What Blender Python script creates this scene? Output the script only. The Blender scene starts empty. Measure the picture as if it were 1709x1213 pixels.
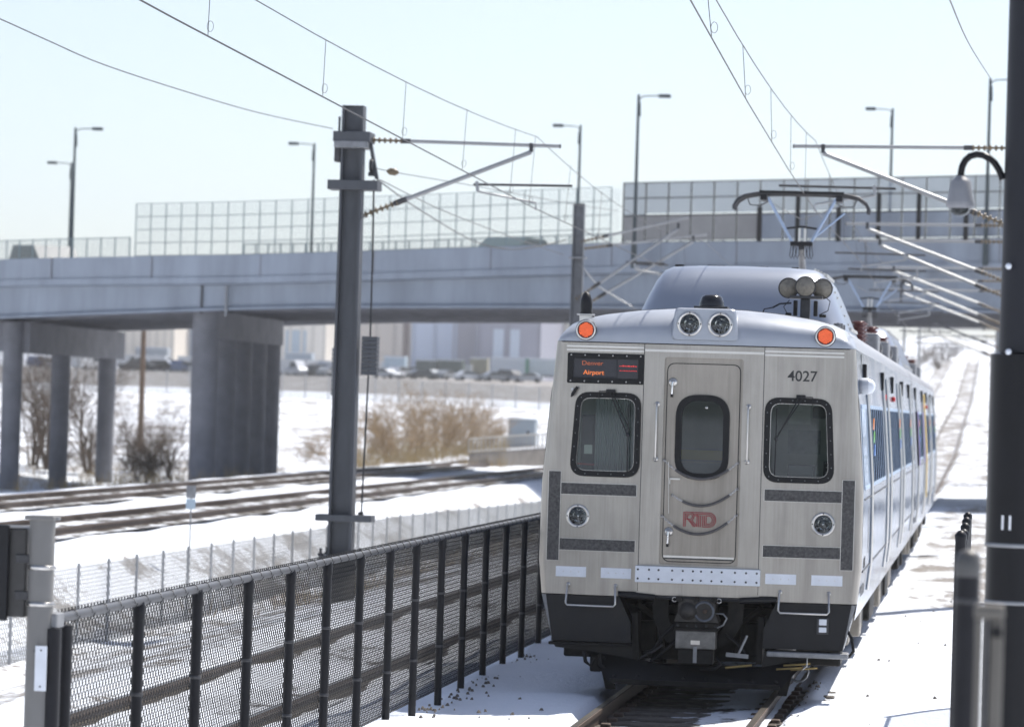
import bpy, bmesh, math, random
import numpy as np
from mathutils import Vector, Matrix
random.seed(7)
SC = bpy.context.scene
COL = SC.collection

# ------------------------------------------------------------------ camera
FPX, PCX, PCY = 6084.0, 854.5, 606.5          # focal length and centre, in photograph pixels
CAM = np.array([2.805, 0.0, 2.80])
_y = np.array([(1650 - PCX) / FPX, (PCY - 704) / FPX, 1.0]); _y /= np.linalg.norm(_y)
_z = np.array([0.029, 1.0, 0.0]); _z -= _y * _z.dot(_y); _z /= np.linalg.norm(_z)
_x = -np.cross(_y, _z)
if _x[0] < 0: _x = -_x
M3 = np.stack([_x, _y, _z])

def at(px, py, d):
    """world point seen at photograph pixel (px, py), d metres down the line from the camera"""
    w = M3 @ np.array([(px - PCX) / FPX, (PCY - py) / FPX, 1.0])
    return CAM + w * (d / w[1])

cam_data = bpy.data.cameras.new('camera')
cam = bpy.data.objects.new('camera', cam_data); COL.objects.link(cam)
R = Matrix(((M3[0, 0], M3[0, 1], -M3[0, 2]), (M3[1, 0], M3[1, 1], -M3[1, 2]), (M3[2, 0], M3[2, 1], -M3[2, 2])))
cam.matrix_world = Matrix.Translation(CAM.tolist()) @ R.to_4x4()
cam_data.sensor_fit = 'HORIZONTAL'; cam_data.sensor_width = 36.0
cam_data.lens = FPX / 1709 * 36.0
cam_data.clip_start = 0.5; cam_data.clip_end = 20000
cam_data.dof.use_dof = True; cam_data.dof.focus_distance = 30.5; cam_data.dof.aperture_fstop = 3.3
SC.camera = cam

# ------------------------------------------------------------------ sky, sun, exposure
SUN_V = Vector((0.37, 0.52, 1.0)).normalized()          # towards the sun
EL = math.asin(SUN_V.z); AZ = math.atan2(SUN_V.x, SUN_V.y)
world = bpy.data.worlds.new('World'); SC.world = world; world.use_nodes = True
nt = world.node_tree; bg = nt.nodes['Background']
sky = nt.nodes.new('ShaderNodeTexSky'); sky.sky_type = 'NISHITA'; sky.sun_disc = False
sky.sun_elevation = EL; sky.sun_rotation = AZ; sky.altitude = 1600; sky.air_density = 1.0; sky.dust_density = 2.6; sky.ozone_density = 1.0
hsv = nt.nodes.new('ShaderNodeHueSaturation'); hsv.inputs['Saturation'].default_value = .74; hsv.inputs['Hue'].default_value = .506     # thin winter haze: a paler sky overall
nt.links.new(sky.outputs[0], hsv.inputs['Color']); nt.links.new(hsv.outputs[0], bg.inputs[0]); bg.inputs[1].default_value = 0.114
sl = bpy.data.lights.new('sun', 'SUN'); sl.energy = 4.6; sl.angle = math.radians(0.53); sl.color = (1.0, 0.95, 0.88)
so = bpy.data.objects.new('sun', sl); COL.objects.link(so)
so.rotation_euler = SUN_V.to_track_quat('Z', 'Y').to_euler()
SC.view_settings.view_transform = 'Standard'; SC.view_settings.look = 'None'
SC.view_settings.exposure = 0.56; SC.view_settings.gamma = 1.0; SC.view_settings.use_curve_mapping = False
SC.cycles.max_bounces = 8; SC.cycles.transparent_max_bounces = 24
SC.cycles.sample_clamp_indirect = 6.0
SC.cycles.caustics_reflective = False; SC.cycles.caustics_refractive = False

# ------------------------------------------------------------------ helpers
TINY = {'screws', 'rivets', 'bolts', 'led', 'hood_rivets', 'chain_links', 'data_marking', 'switch', 'lens_rib', 'lifting_eye', 'anchor_bolt', 'tag_rivet', 'led_line', 'shunt_loop', 'chain_hook'}
class MB:
    def __init__(s): s.v = []; s.f = []; s.sm = []
    def add(s, vs, fs, smooth=False):
        b = len(s.v); s.v += [tuple(map(float, p)) for p in vs]
        s.f += [tuple(i + b for i in q) for q in fs]; s.sm += [smooth] * len(fs); return s
    def box(s, x0, x1, y0, y1, z0, z1):
        return s.add([(x0,y0,z0),(x1,y0,z0),(x1,y1,z0),(x0,y1,z0),(x0,y0,z1),(x1,y0,z1),(x1,y1,z1),(x0,y1,z1)],
            [(0,3,2,1),(4,5,6,7),(0,1,5,4),(1,2,6,5),(2,3,7,6),(3,0,4,7)])
    def cbox(s, c, d): return s.box(c[0]-d[0]/2, c[0]+d[0]/2, c[1]-d[1]/2, c[1]+d[1]/2, c[2]-d[2]/2, c[2]+d[2]/2)
    def bbox(s, x0, x1, y0, y1, z0, z1, b):
        """box with its long edges chamfered (all 12) via an octagon-like shell"""
        bm = bmesh.new(); bmesh.ops.create_cube(bm, size=1)
        for v in bm.verts: v.co = Vector(((x0+x1)/2 + v.co.x*(x1-x0), (y0+y1)/2 + v.co.y*(y1-y0), (z0+z1)/2 + v.co.z*(z1-z0)))
        bmesh.ops.bevel(bm, geom=bm.edges[:], offset=b, segments=2, affect='EDGES', profile=0.5)
        bm.verts.index_update()
        s.add([v.co for v in bm.verts], [[v.index for v in f.verts] for f in bm.faces]); bm.free(); return s
    def tube(s, pts, r, n=8, caps=True, smooth=True):
        pts = [Vector(p) for p in pts]; N = len(pts); rs = r if isinstance(r, (list, tuple)) else [r]*N
        vs = []; t0 = (pts[1]-pts[0]).normalized()
        up = Vector((0,0,1)) if abs(t0.z) < .9 else Vector((1,0,0))
        u = t0.cross(up).normalized()
        for i, p in enumerate(pts):
            t = (pts[min(i+1,N-1)] - pts[max(i-1,0)]).normalized()
            u = (u - t*u.dot(t)).normalized(); w = t.cross(u)
            for k in range(n):
                a = 2*math.pi*k/n; vs.append(p + (u*math.cos(a) + w*math.sin(a))*rs[i])
        fs = [(i*n+k, i*n+(k+1)%n, (i+1)*n+(k+1)%n, (i+1)*n+k) for i in range(N-1) for k in range(n)]
        s.add(vs, fs, smooth)
        if caps: s.add(vs[:n], [tuple(range(n))[::-1]]); s.add(vs[-n:], [tuple(range(n))])
        return s
    def lathe(s, prof, c=(0,0,0), axis='Z', n=24, smooth=True):
        """prof: list of (radius, height)"""
        vs = []
        for (r, h) in prof:
            for k in range(n):
                a = 2*math.pi*k/n; p = (r*math.cos(a), r*math.sin(a), h)
                if axis == 'Y': p = (p[0], h, p[1])
                if axis == 'X': p = (h, p[0], p[1])
                vs.append((p[0]+c[0], p[1]+c[1], p[2]+c[2]))
        m = len(prof)
        fs = [(i*n+k, i*n+(k+1)%n, (i+1)*n+(k+1)%n, (i+1)*n+k) for i in range(m-1) for k in range(n)]
        s.add(vs, fs, smooth)
        return s
    def prism(s, poly, axis, a, b):
        """extrude a 2-D polygon along an axis: X -> (y,z), Y -> (x,z), Z -> (x,y)"""
        def m(p, h):
            return {'X': (h, p[0], p[1]), 'Y': (p[0], h, p[1]), 'Z': (p[0], p[1], h)}[axis]
        n = len(poly)
        return s.add([m(p, a) for p in poly] + [m(p, b) for p in poly],
                     [tuple(range(n))[::-1], tuple(range(n, 2*n))] + [(i, (i+1)%n, n+(i+1)%n, n+i) for i in range(n)])
    def bar(s, a, b, w, h):
        a, b = Vector(a), Vector(b); t = (b-a).normalized()
        u = t.cross(Vector((0,0,1)) if abs(t.z) < .95 else Vector((0,1,0))).normalized(); v = u.cross(t)
        vs = [p + u*(i*w/2) + v*(j*h/2) for p in (a, b) for i, j in ((-1,-1),(1,-1),(1,1),(-1,1))]
        return s.add(vs, [(0,1,2,3),(7,6,5,4),(0,4,5,1),(1,5,6,2),(2,6,7,3),(3,7,4,0)])
    def sphere(s, c, r, n=14, m=8):
        prof = [(max(1e-4, r[0]*math.sin(math.pi*i/m)), -r[1]*math.cos(math.pi*i/m)) for i in range(m+1)]
        return s.lathe(prof, c, 'Z', n)
    def mesh(s, name):
        me = bpy.data.meshes.new(name); me.from_pydata(s.v, [], s.f)
        me.polygons.foreach_set('use_smooth', s.sm)
        bm = bmesh.new(); bm.from_mesh(me); bmesh.ops.recalc_face_normals(bm, faces=bm.faces[:]); bm.to_mesh(me); bm.free()
        me.update(); return me
    def build(s, name, m, parent=None, loc=None):
        o = link(name, s.mesh(name), m, parent, loc)
        if name in TINY: o['kind'] = 'stuff'
        return o

def link(name, me, m=None, parent=None, loc=None):
    o = bpy.data.objects.new(name, me); COL.objects.link(o)
    if m is not None and not me.materials: me.materials.append(m)
    if parent is not None: o.parent = parent
    if loc is not None: o.location = loc
    return o
def tag(o, label=None, cat=None, group=None, kind=None):
    if label: o['label'] = label
    if cat: o['category'] = cat
    if group: o['group'] = group
    if kind: o['kind'] = kind
    return o
def thing(name, label, cat, loc=(0,0,0), rz=0, group=None):
    o = bpy.data.objects.new(name, None); COL.objects.link(o); o.empty_display_size = .2
    o.location = loc; o.rotation_euler = (0, 0, rz); return tag(o, label, cat, group)
def copy_tree(o, parent=None):
    c = o.copy(); COL.objects.link(c); c.parent = parent
    for ch in list(o.children): copy_tree(ch, c)
    return c
def segs(P0, P1, r0, r1=None, n=3):
    """many thin straight sticks -> one mesh (numpy)"""
    P0 = np.asarray(P0, float); P1 = np.asarray(P1, float); N = len(P0)
    r0 = np.broadcast_to(np.asarray(r0, float), (N,)); r1 = r0 if r1 is None else np.broadcast_to(np.asarray(r1, float), (N,))
    t = P1 - P0; t /= np.linalg.norm(t, axis=1)[:, None] + 1e-12
    ref = np.where(np.abs(t[:, 2:3]) < .9, np.array([[0, 0, 1.]]), np.array([[1., 0, 0]]))
    u = np.cross(t, ref); u /= np.linalg.norm(u, axis=1)[:, None]; w = np.cross(t, u)
    V = np.zeros((N, 2*n, 3))
    for k in range(n):
        a = 2*math.pi*k/n; d = u*math.cos(a) + w*math.sin(a)
        V[:, k] = P0 + d*r0[:, None]; V[:, n+k] = P1 + d*r1[:, None]
    F = np.array([[k, (k+1) % n, n+(k+1) % n, n+k] for k in range(n)])
    F = (F[None] + (np.arange(N)*2*n)[:, None, None]).reshape(-1, 4)
    me = bpy.data.meshes.new('sticks')
    me.vertices.add(N*2*n); me.vertices.foreach_set('co', V.ravel())
    me.loops.add(F.size); me.loops.foreach_set('vertex_index', F.ravel().astype(np.int32))
    me.polygons.add(len(F)); me.polygons.foreach_set('loop_start', np.arange(0, F.size, 4, dtype=np.int32))
    me.polygons.foreach_set('loop_total', np.full(len(F), 4, dtype=np.int32))
    me.polygons.foreach_set('use_smooth', np.ones(len(F), bool))
    me.update(calc_edges=True); return me
def text_mesh(txt, size, name='lettering', ext=0.002, bold=0.0):
    cu = bpy.data.curves.new(name, 'FONT'); cu.body = txt; cu.size = size; cu.extrude = ext; cu.offset = bold
    cu.align_x = 'CENTER'; cu.align_y = 'CENTER'
    o = bpy.data.objects.new(name, cu); COL.objects.link(o)
    dg = bpy.context.evaluated_depsgraph_get(); me = bpy.data.meshes.new_from_object(o.evaluated_get(dg))
    bpy.data.objects.remove(o); return me

# ------------------------------------------------------------------ materials
def mat(name, col, rough=.6, metal=0., var=0., scale=8., bump=0., stretch=(1,1,1), spec=.5, col2=None, rvar=0., coat=0.):
    m = bpy.data.materials.new(name); m.use_nodes = True; n = m.node_tree.nodes; l = m.node_tree.links
    b = n['Principled BSDF']; b.inputs['Roughness'].default_value = rough; b.inputs['Metallic'].default_value = metal
    b.inputs['Specular IOR Level'].default_value = spec
    b.inputs['Base Color'].default_value = (*col, 1)
    if coat: b.inputs['Coat Weight'].default_value = coat
    if var or bump or col2 or rvar:
        tc = n.new('ShaderNodeTexCoord'); mp = n.new('ShaderNodeMapping'); mp.inputs['Scale'].default_value = stretch
        l.new(tc.outputs['Object'], mp.inputs[0])
        no = n.new('ShaderNodeTexNoise'); no.inputs['Scale'].default_value = scale; no.inputs['Detail'].default_value = 6; no.inputs['Roughness'].default_value = .62
        l.new(mp.outputs[0], no.inputs['Vector'])
        if var or col2:
            cr = n.new('ShaderNodeValToRGB'); e = cr.color_ramp.elements
            e[0].position = .3; e[1].position = .7
            c2 = col2 or tuple(min(1, c*(1+var)) for c in col)
            c1 = col if col2 else tuple(c*(1-var) for c in col)
            e[0].color = (*c1, 1); e[1].color = (*c2, 1)
            l.new(no.outputs['Fac'], cr.inputs[0]); l.new(cr.outputs[0], b.inputs['Base Color'])
        if rvar:
            mr = n.new('ShaderNodeMapRange'); mr.inputs[3].default_value = max(0, rough-rvar); mr.inputs[4].default_value = min(1, rough+rvar)
            mr.inputs[1].default_value = .3; mr.inputs[2].default_value = .7
            l.new(no.outputs['Fac'], mr.inputs[0]); l.new(mr.outputs[0], b.inputs['Roughness'])
        if bump:
            bp = n.new('ShaderNodeBump'); bp.inputs['Strength'].default_value = bump; bp.inputs['Distance'].default_value = .02
            l.new(no.outputs['Fac'], bp.inputs['Height']); l.new(bp.outputs[0], b.inputs['Normal'])
    return m
def emit(name, col, s):
    m = bpy.data.materials.new(name); m.use_nodes = True; b = m.node_tree.nodes['Principled BSDF']
    b.inputs['Base Color'].default_value = (*[c*.4 for c in col], 1); b.inputs['Emission Color'].default_value = (*col, 1); b.inputs['Emission Strength'].default_value = s
    return m
def glass(name, tint, base=.06, rough=.02, grime=.0):
    m = bpy.data.materials.new(name); m.use_nodes = True; n = m.node_tree.nodes; l = m.node_tree.links
    n.remove(n['Principled BSDF']); out = n['Material Output']
    tr = n.new('ShaderNodeBsdfTransparent'); tr.inputs[0].default_value = (*tint, 1)
    gl = n.new('ShaderNodeBsdfGlossy'); gl.inputs['Roughness'].default_value = rough; gl.inputs[0].default_value = (.9, .95, 1, 1)
    fr = n.new('ShaderNodeFresnel'); fr.inputs[0].default_value = 1.5
    ad = n.new('ShaderNodeMath'); ad.operation = 'ADD'; ad.inputs[1].default_value = base; ad.use_clamp = True
    l.new(fr.outputs[0], ad.inputs[0]); mx = n.new('ShaderNodeMixShader')
    l.new(ad.outputs[0], mx.inputs[0]); l.new(tr.outputs[0], mx.inputs[1]); l.new(gl.outputs[0], mx.inputs[2])
    if grime:
        df = n.new('ShaderNodeBsdfDiffuse'); df.inputs[0].default_value = (.35, .35, .33, 1); m2 = n.new('ShaderNodeMixShader')
        m2.inputs[0].default_value = grime; l.new(mx.outputs[0], m2.inputs[1]); l.new(df.outputs[0], m2.inputs[2]); mx = m2
    l.new(mx.outputs[0], out.inputs[0]); return m

STEEL = mat('brushed_steel', (.365, .342, .312), .36, .88, var=.26, scale=1.7, stretch=(2.2, 2.2, .30), rvar=.10, bump=.03)
STEELD = mat('door_steel', (.31, .285, .25), .44, .8, var=.24, scale=2.6, stretch=(1.5, 1.5, .4), rvar=.08, bump=.04)
STEELS = mat('sky_tinted_side_steel', (.125, .19, .305), .16, .92, var=.06, scale=1.2, stretch=(1, .4, 1), rvar=.06)  # blue sky reflection put into the base colour of the steel
CAPP = mat('silver_paint', (.37, .395, .44), .38, .25, var=.05, scale=3., rvar=.06)
PODP = mat('sky_tinted_hood_paint', (.40, .43, .48), .30, .75, var=.03, scale=2.)  # slight blue of the reflected sky put into the hood colour
ROOF = mat('roof_steel', (.45, .45, .46), .4, .7, var=.12, scale=5)
TRIM = mat('bright_trim', (.62, .60, .57), .28, .95, var=.05, scale=8)
RUBBER = mat('black_rubber', (.009, .009, .010), .5, 0, var=.2, scale=20, spec=.25)
BLACKP = mat('black_paint', (.010, .010, .012), .42, 0, spec=.3, var=.35, scale=5, bump=.05, rvar=.12)
BLACKM = mat('dirty_black_metal', (.014, .013, .012), .6, .1, spec=.25, var=.5, scale=9, bump=.15)
UNDER = mat('underframe_grime', (.022, .020, .018), .7, .1, spec=.25, var=.5, scale=7, bump=.2)
GRIT = mat('grit_plate', (.085, .082, .08), .75, .1, var=.5, scale=38, bump=.5)
WHITEP = mat('white_reflector', (.72, .75, .80), .35, 0, var=.06, scale=10)
CHROME = mat('chrome', (.75, .75, .75), .15, 1.)
DKMET = mat('dark_metal', (.06, .06, .063), .45, .6, var=.3, scale=10)
GALV = mat('galvanised', (.25, .255, .265), .5, .5, var=.2, scale=10, bump=.03)
POLEG = mat('mast_steel', (.085, .09, .10), .55, .3, var=.2, scale=4, stretch=(1, 1, .3), bump=.04)
CONC = mat('concrete', (.36, .36, .36), .85, 0, var=.14, scale=.9, bump=.12)
CONCP = mat('shade_blue_concrete', (.265, .297, .345), .8, 0, var=.17, scale=1.1, stretch=(1, 1, .18), bump=.05)  # blue of the skylit shade put into the concrete colour, streaks are stains
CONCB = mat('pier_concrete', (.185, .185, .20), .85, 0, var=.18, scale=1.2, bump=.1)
RAILM = mat('rusty_rail', (.075, .05, .036), .6, .2, var=.3, scale=12, bump=.1)
RAILTOP = mat('rail_head', (.30, .27, .24), .3, .9, var=.2, scale=9, stretch=(1, .1, 1))
TIE = mat('sleeper_concrete', (.09, .08, .07), .85, 0, var=.4, scale=9, bump=.2)
FENCEB = mat('black_fence_post', (.007, .007, .010), .45, 0, spec=.3, var=.3, scale=9)
WIREB = mat('black_fence_wire', (.009, .009, .010), .4, 0, spec=.4)
WIREG = mat('grey_fence_wire', (.34, .35, .35), .5, .6)
WIREC = mat('copper_wire', (.06, .055, .05), .45, .6)
INSUL = mat('insulator_brown', (.16, .12, .07), .35, 0, var=.3, scale=12)
MAROON = mat('insulator_maroon', (.10, .018, .016), .3, 0, var=.2, scale=10)
BARK = mat('bark', (.10, .075, .055), .9, 0, var=.3, scale=14)
TWIG = mat('dry_twig', (.30, .215, .125), .9, 0, var=.35, scale=2)
TWIGD = mat('bare_twig', (.12, .09, .068), .9, 0, var=.3, scale=2)
GRASS = mat('dry_grass', (.36, .27, .14), .9, 0, var=.3, scale=2)
GLASSF = glass('windscreen', (.44, .50, .48), .0, .02)
GLASSD = glass('tinted_pane', (.10, .13, .16), .10, .02)
def grimy_steel(name, col, rough):
    """brushed stainless sheet: fine vertical brushing, wide mottled patches, thin run-down dirt"""
    m = mat(name, col, rough, .86, var=.14, scale=1.3, stretch=(1.4, 1.4, .8), rvar=.05); n = m.node_tree.nodes; l = m.node_tree.links; b = n['Principled BSDF']
    tc = n.new('ShaderNodeTexCoord')
    def nz(sc, st, d=5):
        mp = n.new('ShaderNodeMapping'); mp.inputs['Scale'].default_value = st; l.new(tc.outputs['Object'], mp.inputs[0]); t = n.new('ShaderNodeTexNoise'); t.inputs['Scale'].default_value = sc; t.inputs['Detail'].default_value = d; l.new(mp.outputs[0], t.inputs['Vector']); return t
    br = nz(60, (1, 1, .03)); dr = nz(7, (1, 1, .10), 7); sp = nz(16, (1, 1, 1), 7); rp = nz(1.6, (1, 1, 1), 2)
    src = b.inputs['Base Color'].links[0].from_socket
    for t, lo, hi, p0, p1 in ((br, .93, 1.05, .3, .7), (dr, .84, 1.02, .30, .50)):
        mr = n.new('ShaderNodeMapRange'); mr.inputs[1].default_value = p0; mr.inputs[2].default_value = p1; mr.inputs[3].default_value = lo; mr.inputs[4].default_value = hi; l.new(t.outputs['Fac'], mr.inputs[0])
        mx = n.new('ShaderNodeVectorMath'); mx.operation = 'SCALE'; l.new(src, mx.inputs[0]); l.new(mr.outputs[0], mx.inputs['Scale']); src = mx.outputs[0]
    l.new(src, b.inputs['Base Color'])
    bp = n.new('ShaderNodeBump'); bp.inputs['Strength'].default_value = .10; bp.inputs['Distance'].default_value = .02; l.new(rp.outputs['Fac'], bp.inputs['Height']); l.new(bp.outputs[0], b.inputs['Normal'])
    return m
STEEL = grimy_steel('grimy_brushed_steel', (.385, .36, .325), .33); STEELD = grimy_steel('grimy_door_steel', (.33, .30, .262), .38)
GREENF = mat('green_fence', (.18, .235, .25), .6, .2)
# ------------------------------------------------------------------ terrain
RX = [0, 150, 226, 300, 400, 600, 900, 1500, 3000, 9000]
RZ = [0, 0, .75, 2.75, 4.9, 12.6, 23, 36, 45, 48]
RL = [0, 150, 200, 300, 420, 560, 900, 1500, 3000, 9000]
RLZ = [0, 0, .7, 3.6, 5.6, 7.5, 9.5, 14, 24, 36]
def rise(x, y):
    k = np.clip((-np.asarray(x) - 16) / 14, 0, 1); k = k*k*(3-2*k)
    return (1-k)*np.interp(y, RX, RZ) + k*np.interp(y, RL, RLZ)
TX = [-9000, -60, -40, -34, -26, -23.0, -21.3, -12.2, -10.7, -9.6, -6.6, -6.0, -5.45, -5.15, -3.4, -3.1, -.98, -.84, .86, 1.02, 3, 12, 40, 9000]
TZ = [-.5, -.5, -.8, -1.0, -.35, .02, .27, .27, -.80, -.92, -.25, -.05, -.04, -.10, -.10, -.04, -.05, -.22, -.22, -.07, -.05, -.05, -.1, -.1]
def gz(x, y):
    return np.interp(x, TX, TZ) + rise(x, y)

# ------------------------------------------------------------------ ground mesh
def make_ground():
    xs = np.unique(np.round(np.concatenate([[-9000, -5000, -2500, -1200, -700, -420, -280, -200, -150], np.arange(-120, -30, 2.0), np.arange(-30, -12.5, .5),
        np.arange(-12.5, -6, .25), np.arange(-6, 4, .10), np.arange(4, 12, .6), np.arange(12, 60, 4), [80, 120, 200, 400, 800, 1500, 3000, 6000, 9000]]), 3))
    ys = np.unique(np.round(np.concatenate([[-4000, -800, -200, -80, -30, -10, 0, 8, 15, 20, 24], np.arange(26, 48, .12), np.arange(48, 100, .6), np.arange(100, 300, 2.), np.arange(300, 700, 10.),
        [750, 820, 900, 1000, 1200, 1500, 2000, 3000, 5000, 9000]]), 3))
    X, Y = np.meshgrid(xs, ys); Z = gz(X, Y)
    rng = np.random.RandomState(3); wob = np.zeros_like(X)
    for k in range(26):
        a = rng.uniform(0, 6.28); w = 2*math.pi/rng.uniform(.7, 7); ph = rng.uniform(0, 6.28)
        wob += np.sin((X*math.cos(a) + Y*math.sin(a))*w + ph) * .0035*rng.uniform(.4, 1.6)*(2*math.pi/w)**.6
    Z = Z + wob*np.where(np.abs(X) > 1.1, 1, .2)*np.where((X > -5.4) & (X < -3.2), .5, 1)*np.clip((900 - Y)/600, 0, 1)
    # exposed gravel / earth: 0 = whole snow, 1 = bare
    D = np.full_like(X, .17)
    ss = lambda v, a, b: np.clip((v-a)/(b-a), 0, 1)**2*(3-2*np.clip((v-a)/(b-a), 0, 1))
    D = D + .38*ss(Y, 42, 66)*ss(-Y, -135, -115)*ss(X, 1.05, 1.6)*ss(-X, -4.2, -3.0)
    D = np.where((X < -6.2) & (X > -12.0), .50, D)
    D = np.where((X < -2.2) & (X > -6.2), .24, D)
    D = np.where((X < -5.0) & (X > -6.2), .40, D)
    D = np.where((X < -21.5) & (Y < 330), .30, D)
    D = np.where((X < -20) & (Y > 128) & (Y < 175), .36, D)
    D = np.where((X > -20) & (X < 12) & (Y > 150), .52, D)
    D = np.where(((np.abs(X) < 1.0) | (np.abs(X+4.3) < 1.0)) & (Y > 150), .60, D)
    D = np.where((X < -22) & (Y > 160) & (Y < 300), .50, D)
    D = np.where((X < -22) & (Y > 330) & (Y < 700), .70, D)
    D = np.where((X < -12.2) & (X > -21.3), .05, D)
    D = np.where(Y > 600, .45, D)
    n, m = X.shape
    V = np.stack([X, Y, Z], -1).reshape(-1, 3)
    i, j = np.meshgrid(np.arange(n-1), np.arange(m-1), indexing='ij')
    F = np.stack([i*m+j, i*m+j+1, (i+1)*m+j+1, (i+1)*m+j], -1).reshape(-1, 4)
    me = bpy.data.meshes.new('snow_ground'); me.from_pydata(V.tolist(), [], F.tolist())
    me.polygons.foreach_set('use_smooth', np.ones(len(F), bool))
    at_ = me.attributes.new('bare', 'FLOAT', 'POINT'); at_.data.foreach_set('value', D.ravel())
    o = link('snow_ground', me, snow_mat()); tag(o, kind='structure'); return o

def snow_mat():
    m = bpy.data.materials.new('snow_over_gravel'); m.use_nodes = True; n = m.node_tree.nodes; l = m.node_tree.links
    b = n['Principled BSDF']; b.inputs['Roughness'].default_value = .7; b.inputs['Specular IOR Level'].default_value = .25
    ge = n.new('ShaderNodeNewGeometry'); att = n.new('ShaderNodeAttribute'); att.attribute_name = 'bare'
    def noise(s, d, r, st=(1,1,1)):
        mp = n.new('ShaderNodeMapping'); mp.inputs['Scale'].default_value = st; l.new(ge.outputs['Position'], mp.inputs[0])
        t = n.new('ShaderNodeTexNoise'); t.inputs['Scale'].default_value = s; t.inputs['Detail'].default_value = d; t.inputs['Roughness'].default_value = r
        l.new(mp.outputs[0], t.inputs['Vector']); return t
    big = noise(.55, 6, .68, (1, .45, 1)); fine = noise(5.5, 5, .7); gr = noise(26, 4, .75); grc = noise(9, 5, .7)
    mixn = n.new('ShaderNodeMath'); mixn.operation = 'MULTIPLY_ADD'; mixn.inputs[1].default_value = .62
    s2 = n.new('ShaderNodeMath'); s2.operation = 'MULTIPLY'; s2.inputs[1].default_value = .38
    l.new(fine.outputs['Fac'], s2.inputs[0]); l.new(big.outputs['Fac'], mixn.inputs[0]); l.new(s2.outputs[0], mixn.inputs[2])
    # bare where noise < threshold(bare)
    thr = n.new('ShaderNodeMapRange'); thr.inputs[1].default_value = 0; thr.inputs[2].default_value = 1; thr.inputs[3].default_value = .26; thr.inputs[4].default_value = .72
    l.new(att.outputs['Fac'], thr.inputs[0])
    df = n.new('ShaderNodeMath'); df.operation = 'SUBTRACT'; l.new(thr.outputs[0], df.inputs[0]); l.new(mixn.outputs[0], df.inputs[1])
    mk = n.new('ShaderNodeMapRange'); mk.inputs[1].default_value = -.02; mk.inputs[2].default_value = .035; l.new(df.outputs[0], mk.inputs[0])
    sc = n.new('ShaderNodeValToRGB'); sc.color_ramp.elements[0].color = (.74, .79, .87, 1); sc.color_ramp.elements[1].color = (.83, .87, .93, 1); l.new(fine.outputs['Fac'], sc.inputs[0])  # shadow blue put into the snow colour
    gc = n.new('ShaderNodeValToRGB'); e = gc.color_ramp.elements; e[0].position = .32; e[1].position = .68
    e[0].color = (.10, .09, .082, 1); e[1].color = (.36, .335, .31, 1); l.new(gr.outputs['Fac'], gc.inputs[0])
    mx = n.new('ShaderNodeMix'); mx.data_type = 'RGBA'; l.new(mk.outputs[0], mx.inputs[0]); l.new(sc.outputs[0], mx.inputs[6]); l.new(gc.outputs[0], mx.inputs[7])
    l.new(mx.outputs[2], b.inputs['Base Color'])
    hs = n.new('ShaderNodeMath'); hs.operation = 'MULTIPLY_ADD'; hs.inputs[1].default_value = .35; l.new(gr.outputs['Fac'], hs.inputs[0]); l.new(grc.outputs['Fac'], hs.inputs[2])
    bp = n.new('ShaderNodeBump'); bp.inputs['Strength'].default_value = .5; bp.inputs['Distance'].default_value = .05
    l.new(hs.outputs[0], bp.inputs['Height']); l.new(bp.outputs[0], b.inputs['Normal'])
    return m
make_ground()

# ------------------------------------------------------------------ tracks
def bed_mat(name, snow, xg=0.):
    m = bpy.data.materials.new(name); m.use_nodes = True; n = m.node_tree.nodes; l = m.node_tree.links
    b = n['Principled BSDF']; b.inputs['Roughness'].default_value = .85; b.inputs['Specular IOR Level'].default_value = .2
    ge = n.new('ShaderNodeNewGeometry')
    def noise(s, d, r, st):
        mp = n.new('ShaderNodeMapping'); mp.inputs['Scale'].default_value = st; l.new(ge.outputs['Position'], mp.inputs[0])
        t = n.new('ShaderNodeTexNoise'); t.inputs['Scale'].default_value = s; t.inputs['Detail'].default_value = d; t.inputs['Roughness'].default_value = r
        l.new(mp.outputs[0], t.inputs['Vector']); return t
    gr = noise(22, 5, .75, (1,1,1)); pt = noise(1.7, 6, .68, (1, .6, 1))
    gc = n.new('ShaderNodeValToRGB'); e = gc.color_ramp.elements; e[0].position = .33; e[1].position = .68
    e[0].color = (.03, .027, .024, 1); e[1].color = (.17, .15, .13, 1); l.new(gr.outputs['Fac'], gc.inputs[0])
    mk = n.new('ShaderNodeMapRange'); mk.inputs[1].default_value = snow-.03; mk.inputs[2].default_value = snow+.04
    sp = n.new('ShaderNodeSeparateXYZ'); l.new(ge.outputs['Position'], sp.inputs[0]); ma = n.new('ShaderNodeMath'); ma.operation = 'MULTIPLY_ADD'; ma.inputs[1].default_value = xg
    l.new(sp.outputs[0], ma.inputs[0]); l.new(pt.outputs['Fac'], ma.inputs[2]); l.new(ma.outputs[0], mk.inputs[0])   # snow lies thicker to one side; the dark side also holds painted shade
    mx = n.new('ShaderNodeMix'); mx.data_type = 'RGBA'; mx.inputs[7].default_value = (.80, .84, .90, 1)
    l.new(mk.outputs[0], mx.inputs[0]); l.new(gc.outputs[0], mx.inputs[6]); l.new(mx.outputs[2], b.inputs['Base Color'])
    bp = n.new('ShaderNodeBump'); bp.inputs['Strength'].default_value = .8; bp.inputs['Distance'].default_value = .05
    l.new(gr.outputs['Fac'], bp.inputs['Height']); l.new(bp.outputs[0], b.inputs['Normal'])
    return m
BED = bed_mat('dark_ballast_snow', .50, .22); BED2 = bed_mat('ballast_half_snow', .40); BEDF = bed_mat('freight_ballast_snow', .51); BEDD = bed_mat('bare_ballast', .66)
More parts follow.
